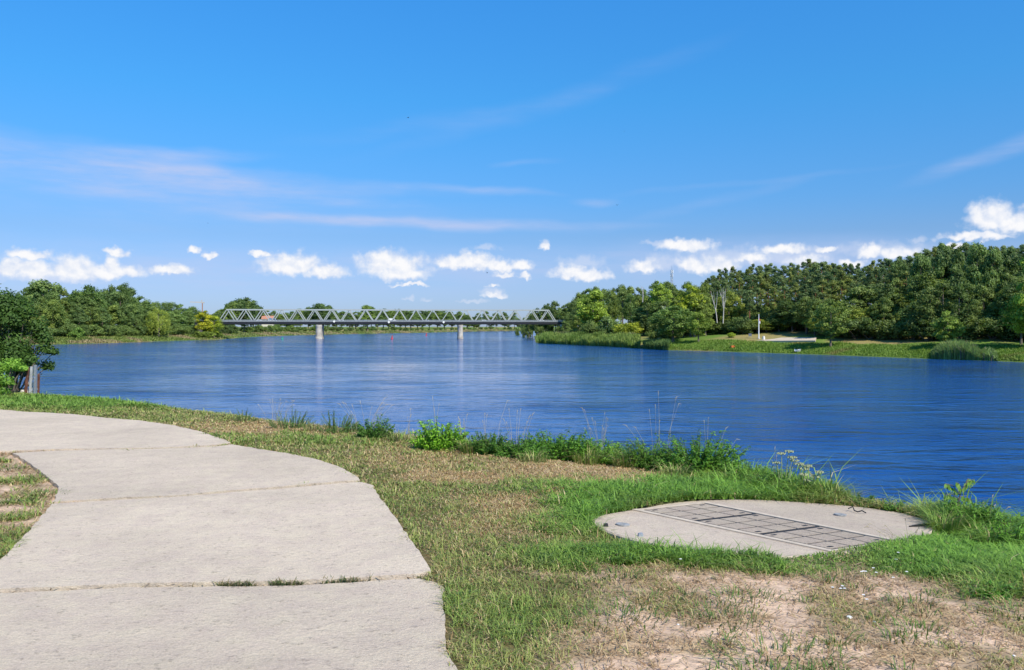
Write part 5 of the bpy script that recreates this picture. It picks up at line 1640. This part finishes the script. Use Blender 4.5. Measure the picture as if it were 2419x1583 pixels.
def sapling():
    x, y, z = on_land(2262, 1222)
    r = empty('sapling', (x, y, z), 0, 'young sapling with drooping feathered leaves right of the round slab', 'sapling', None)
    k = y / F
    mb = MB(); parts = []
    stem = [(0, 0, 0), (.0, 0, 40 * k), (8 * k, 0, 72 * k), (22 * k, 0, 92 * k)]
    mb.tube(stem, [.009, .007, .005, .003], 6)
    fr = [((4, 55), (-38, 66)), ((6, 66), (-30, 92)), ((8, 74), (40, 102)), ((6, 60), (34, 50)), ((2, 45), (-26, 40)), ((18, 88), (36, 100)), ((8, 74), (-8, 96)), ((4, 50), (10, 22)), ((0, 35), (26, 30))]
    for (a, b) in fr:
        p0 = np.array([a[0] * k, 0, a[1] * k]); p1 = np.array([b[0] * k, random.uniform(-.05, .05), b[1] * k]); pm = (p0 + p1) / 2 + np.array([0, 0, 8 * k])
        mb.tube([p0, pm, p1], [.004, .003, .002], 4)
        n = 22; s = np.linspace(.15, 1, n)
        P = p0 * ((1 - s) ** 2)[:, None] + 2 * pm * (s * (1 - s))[:, None] + p1 * (s ** 2)[:, None]
        side = np.where(np.arange(n) % 2 == 0, 1, -1)
        ld = np.stack([side * .35, side * .5, np.full(n, -.8)], -1) + rng.normal(size=(n, 3)) * .15
        ld /= np.linalg.norm(ld, axis=1, keepdims=True)
        sz = rng.uniform(.042, .064, n); C = P + ld * (sz * .5)[:, None]
        parts.append(leafquads(C, np.stack([rng.normal(size=n) * .4, -np.ones(n), np.full(n, .5)], -1), sz, .34, np.clip(.55 + rng.normal(size=n) * .25, 0, 1), ld))
    f = link('foliage', leafmesh('foliage', parts, M_weed), r); f.color = (1.05, 1.05, .8, 1)
    mb.build('stem', M_bark, r)


sapling()


def umbel_plant(px, base, heads, label):
    x, y, z = on_land(px, base); k = y / F
    r = empty('umbel_plant', (x, y, z), 0, label, 'plant', 'umbel plants on the bank edge')
    mb = MB()
    for (hx, hy) in heads:
        hd = MB()
        t = ((hx - px) * k, random.uniform(-.08, .08), (base - hy) * k)
        mb.tube([((hx - px) * k * .25, 0, 0), (t[0] * .7, t[1] * .6, t[2] * .6), t], [.006, .005, .003], 5)
        for j in range(16):
            a = random.uniform(0, 2 * pi); rr = .05 * math.sqrt(random.random()); q = (t[0] + rr * cos(a), t[1] + rr * sin(a), t[2] + .03 - rr * .25)
            hd.tube([t, q], [.0015, .0015], 3, cap=False); hd.tube([(q[0], q[1], q[2] - .006), (q[0], q[1], q[2] + .006)], [.010, .008], 5)
        hd.build('seed_head', M_umbel, r)
    mb.build('stem', simple('umbel_stem', (.30, .34, .16), .8), r)


umbel_plant(1848, 1166, [(1846, 1075), (1862, 1070), (1870, 1084), (1880, 1094), (1838, 1098)], 'pale umbel plant with the highest seed heads, by the bank edge')
umbel_plant(1898, 1176, [(1892, 1102), (1900, 1112), (1896, 1124), (1905, 1138), (1912, 1106), (1928, 1116), (1918, 1126)], 'bushier pale umbel plant just above the back of the round slab')


def dry_clump(px, base, tops, label):
    x, y, z = on_land(px, base); y += .25; x = (px - CX) / F * y; z = land1(x, y); k = y / F
    r = empty('dry_grass', (x, y, z), 0, label, 'dry grass', 'dry grass stalks on the bank edge')
    mb = MB(); sd = MB()
    for (tx, ty) in tops:
        t = ((tx - px) * k, random.uniform(-.1, .1), (base - ty) * k); b = ((tx - px) * k * .45 + random.uniform(-.03, .03), random.uniform(-.08, .08), -.02)
        w = .0017
        m_ = (b[0] * .75 + t[0] * .25, (b[1] + t[1]) / 2, t[2] * .55)
        mb.tube([b, m_, t], [w, w, w * .6], 4)
        t2 = (t[0] + (t[0] - m_[0]) * .28 + .006, t[1], t[2] - .02 + .05 * random.random())
        sd.tube([(t[0] * .85 + m_[0] * .15, t[1], t[2] * .85 + m_[2] * .15), t, t2], [w * .8, w * 2.6, w * .8], 5)
    mb.build('stalk', M_straw, r); sd.build('seed_head', M_straw, r)


random.seed(77)
def fan(x0, x1, y0, y1, n): return [(random.uniform(x0, x1), random.uniform(y0, y1)) for _ in range(n)]
dry_clump(1095, 1068, fan(1080, 1110, 972, 1010, 9), 'pale dry grass stalks behind the right side of the bright green bush')
dry_clump(1030, 1056, [(1022, 942), (1036, 960), (1026, 972)], 'few thin pale stalks behind the left side of the bright green bush')
dry_clump(1150, 1072, [(1198, 952), (1145, 980), (1140, 1000), (1150, 985)], 'dry stalks with one long stalk leaning right over the river')
dry_clump(1225, 1080, [(1202, 968), (1230, 970), (1222, 975), (1250, 985), (1258, 980), (1196, 1000), (1245, 1000), (1190, 992)], 'thin pale grass stalks behind the low dark nettles')
dry_clump(1420, 1094, fan(1370, 1445, 968, 1020, 14), 'thicket of pale dry stalks behind the mid green weeds')
dry_clump(1555, 1110, [(1556, 932), (1545, 960), (1535, 975), (1560, 1000), (1598, 945), (1604, 960), (1480, 1012), (1500, 1015)], 'tall arching pale grass stalks left of the tallest bush')
dry_clump(1672, 1126, [(1676, 995), (1660, 1000), (1714, 1020), (1740, 1045), (1700, 1060)], 'sparse pale stalks rising right of the tallest bush')
dry_clump(1830, 1160, [(1832, 1068), (1826, 1098), (1840, 1090), (1835, 1110)], 'short dry stalks left of the umbel plants')
dry_clump(965, 1044, [(968, 972), (972, 985), (962, 990)], 'short reddish dry stalks between the dark weeds and the bright bush')
dry_clump(650, 1006, fan(600, 700, 945, 975, 12), 'fine grey stalks on the edge above the dry strip')
dry_clump(860, 1030, fan(800, 930, 945, 985, 14), 'fine grey stalks around the tall thin weed')
dry_clump(2330, 1268, [(2332, 1182), (2350, 1210), (2385, 1214), (2320, 1200)], 'thin dry stalks among lush weeds at the far right of the bank')
dry_clump(2150, 1302, [(2142, 1240), (2160, 1252), (2060, 1262), (2068, 1256), (2150, 1262)], 'thin brown stalks in the grass before the right end of the round slab')
dry_clump(2150, 1302, [(2085, 1250), (2100, 1270), (2075, 1268)], 'thin pale stalks leaning over the front of the hatch covers')


# small white flowers and stones
def daisy(px, py, label='tiny white flower in the thin grass before the round slab', g='white flowers in the grass'):
    x, y, z = on_land(px, py); h = random.uniform(.03, .06)
    r = empty('flower', (x, y, z), random.random() * 6, label, 'flower', g)
    p = MB(); n = 9
    for k in range(n):
        a = 2 * pi * k / n; c, s = cos(a), sin(a); R = .010
        p.add([(0, 0, h), (c * R * .6 - s * .004, s * R * .6 + c * .004, h + .003), (c * R, s * R, h + .001), (c * R * .6 + s * .004, s * R * .6 - c * .004, h + .003)], [(0, 1, 2, 3)])
    p.build('petal_ring', M_petal, r)
    s = MB(); s.tube([(0, 0, 0), (0, 0, h)], [.0012, .001], 4); s.build('stem', M_weed if False else simple('flower_stem', (.1, .2, .04), .7), r)


random.seed(5)
for px, py in ((1986, 1410), (1990, 1406), (1995, 1411), (2035, 1362), (2045, 1372), (2063, 1363), (2040, 1366), (2070, 1370), (2110, 1376), (1640, 1309), (1637, 1313), (1608, 1340), (2122, 1322), (2117, 1332), (1967, 1402), (2040, 1430), (2048, 1432), (2142, 1368)):
    daisy(px, py)


def pebble(px, py, s, label):
    x, y, z = on_land(px, py)
    bm = bmesh.new(); bmesh.ops.create_icosphere(bm, subdivisions=2, radius=s)
    for v in bm.verts: v.co = Vector((v.co.x * 1.3, v.co.y, v.co.z * .6)) * (1 + random.uniform(-.12, .12))
    me = bpy.data.meshes.new('pebble'); bm.to_mesh(me); bm.free(); me.materials.append(M_petal)
    me.polygons.foreach_set('use_smooth', [True] * len(me.polygons))
    o = link('pebble', me); o.location = (x, y, z + s * .3); o.rotation_euler = (0, 0, random.random() * 6)
    tag(o, label, 'pebble', 'white pebbles on the ground')


pebble(2006, 1460, .015, 'largest white pebble on the sandy ground below the white flowers')
pebble(2065, 1470, .008, 'small white pebble right of the largest white pebble')
for px, py in ((1602, 1476), (2122, 1454), (2348, 1453), (2395, 1550), (753, 1450), (1105, 1348), (1060, 1183)):
    pebble(px, py, .006, 'tiny white pebble lying on the ground' if py > 1184 else 'tiny white pebble in the dry grass by the path bend')


# ------------------------------------------------------------------ bush with old posts at the left end of the bank
def left_bush():
    random.seed(91)
    def bush(px, base_py, y, lobes, leaf, per, tint, label, name, asp=.45):
        x = (px - CX) / F * y; z = land1(x, y); k = y / F
        r = empty(name, (x, y, z), 0, label, 'bush')
        parts = []; mb = MB()
        for (lx, ly, lr, fl, t0) in lobes:
            c = ((lx - px) * k, random.uniform(-.5, .5), CZ + (HY - ly) * k - z)
            parts.append(lobe(c, lr * k, int(1.5 * per * (lr / 40) ** 1.4), leaf, asp, t0, fl, .25))
            mb.tube([(random.uniform(-.2, .2), 0, -.3), (c[0] * .6, c[1] * .6, c[2] * .6), c], [.025, .018, .006], 5)
        f = link('foliage', leafmesh('foliage', parts, M_weed), r); f.color = (*tint, 1)
        mb.build('stem', M_bark, r)
        return r
    L1 = [(random.uniform(-90, 60), random.uniform(720, 860), random.uniform(30, 42), .95, random.uniform(.15, .7)) for _ in range(26)]
    L1 += [(90, 800, 22, 1, .5), (95, 825, 22, 1, .5), (95, 848, 18, .9, .6), (72, 770, 26, 1, .5), (50, 740, 26, 1, .6), (20, 715, 26, 1, .5), (30, 722, 20, 1, .6), (-30, 705, 30, 1, .5), (88, 868, 18, .9, .45), (60, 850, 30, 1, .2), (10, 705, 18, 1.2, .6), (102, 833, 13, .8, .6), (75, 790, 24, 1, .3), (45, 880, 26, 1, .2)]
    bush(20, 935, 20.2, L1, .085, 560, (.55, .55, .58), 'big dark bush at the left end of the bank, behind old posts', 'bush')
    L2 = [(10, 868, 26, .8, .8), (30, 862, 22, .7, .9), (-20, 872, 28, .8, .7), (48, 872, 14, .7, .8), (5, 900, 30, .9, .4), (-30, 905, 34, .9, .4), (35, 900, 20, .9, .35), (20, 920, 24, .6, .3), (-10, 885, 24, .8, .7)]
    bush(10, 935, 18.9, L2, .075, 420, (1.35, 1.3, 1.0), 'light green bush with pale leaf tips below the big dark bush', 'bush')

    def post(px, top, base, w, mt, label, y, name='fence_post', lean=0.0):
        x = (px - CX) / F * y; z = min(land1(x, y), CZ + (HY - base) / F * y); H = CZ + (HY - top) / F * y - z
        m = MB(); hw = w / 2
        # U-section rolled post
        m.bar((0, 0, -.2), (lean * H, 0, H), w, w * .22, up=(0, 1, 0)); m.bar((-hw * .8, -w * .3, -.2), (lean * H - hw * .8, -w * .3, H), w * .2, w * .55, up=(0, 1, 0)); m.bar((hw * .8, -w * .3, -.2), (lean * H + hw * .8, -w * .3, H), w * .2, w * .55, up=(0, 1, 0))
        o = m.build(name, mt); o.location = (x, y, z); tag(o, label, 'post', 'old posts by the dark bush')
    post(58, 868, 945, .055, M_rust, 'rusty leaning post, leftmost of the tall posts by the dark bush', 19.1, lean=.12)
    post(70, 866, 945, .05, M_greyp, 'pale grey post right beside the rusty leaning post', 19.0, lean=.07)
    post(84, 862, 945, .062, M_galv, 'blue grey post, tallest of the posts by the dark bush', 19.0, lean=.01)
    post(90, 884, 930, .045, M_rust, 'short rusty post, rightmost by the river', 19.6, lean=.04)
    post(9, 924, 946, .055, M_greyp, 'stubby pale post low at the left edge under the light green bush', 18.6, lean=.05)
    post(2, 902, 946, .05, M_rust, 'orange brown post at the far left edge', 18.7)
    for i, (px, py, s) in enumerate(((50, 938, .07), (62, 935, .09), (72, 930, .10), (78, 920, .09), (73, 908, .08), (28, 940, .06), (20, 938, .05), (66, 942, .07), (54, 925, .05), (76, 940, .09))):
        y = 19.25; x = (px - CX) / F * y
        bm = bmesh.new(); bmesh.ops.create_icosphere(bm, subdivisions=2, radius=s)
        for v in bm.verts: v.co = Vector((v.co.x * 1.1, v.co.y, v.co.z * .85)) * (1 + random.uniform(-.2, .2))
        me = bpy.data.meshes.new('rubble_stone'); bm.to_mesh(me); bm.free(); me.materials.append(M_stone)
        o = link('rubble_stone', me); o.location = (x, y, CZ + (HY - py) / F * y); tag(o, 'pale rubble stone heaped between the old posts', 'stone', 'rubble stones between the posts')


left_bush()


# ------------------------------------------------------------------ birds
def bird(px, py, d, span, flap, label):
    p = at(px, py, d)
    mb = MB(); l = span * .45
    mb.tube([(0, -l / 2, 0), (0, -l * .25, .0), (0, l * .2, 0), (0, l * .5, 0)], [.01, span * .07, span * .06, .01], 8)
    for s in (-1, 1):
        pts = [(0, l * .18, 0), (s * span * .25, l * .28, flap * span * .3), (s * span * .5, -l * .05, flap * span * .18), (s * span * .24, -l * .02, flap * span * .27), (0, -l * .12, 0)]
        mb.add(pts + [(a, b, c - .006) for a, b, c in pts], [(0, 1, 2, 3, 4), (9, 8, 7, 6, 5)] + [(i, i + 5, (i + 1) % 5 + 5, (i + 1) % 5) for i in range(5)])
    o = mb.build('bird', M_black); o.location = p; o.rotation_euler = (0, 0, random.uniform(-1, 1))
    tag(o, label, 'bird', 'birds flying over the river')


bird(964, 278, 60, .30, .5, 'highest dark bird flying in the blue sky'); bird(1458, 485, 70, .30, 1.0, 'dark bird flying left above the wooded hill'); bird(1151, 645, 60, .22, 1.2, 'small dark bird in front of the clouds above the bridge')
bird(1475, 310, 90, .25, .4, 'tiny distant bird high above the wooded hill'); bird(491, 527, 90, .22, .4, 'tiny distant bird above the left bank trees')
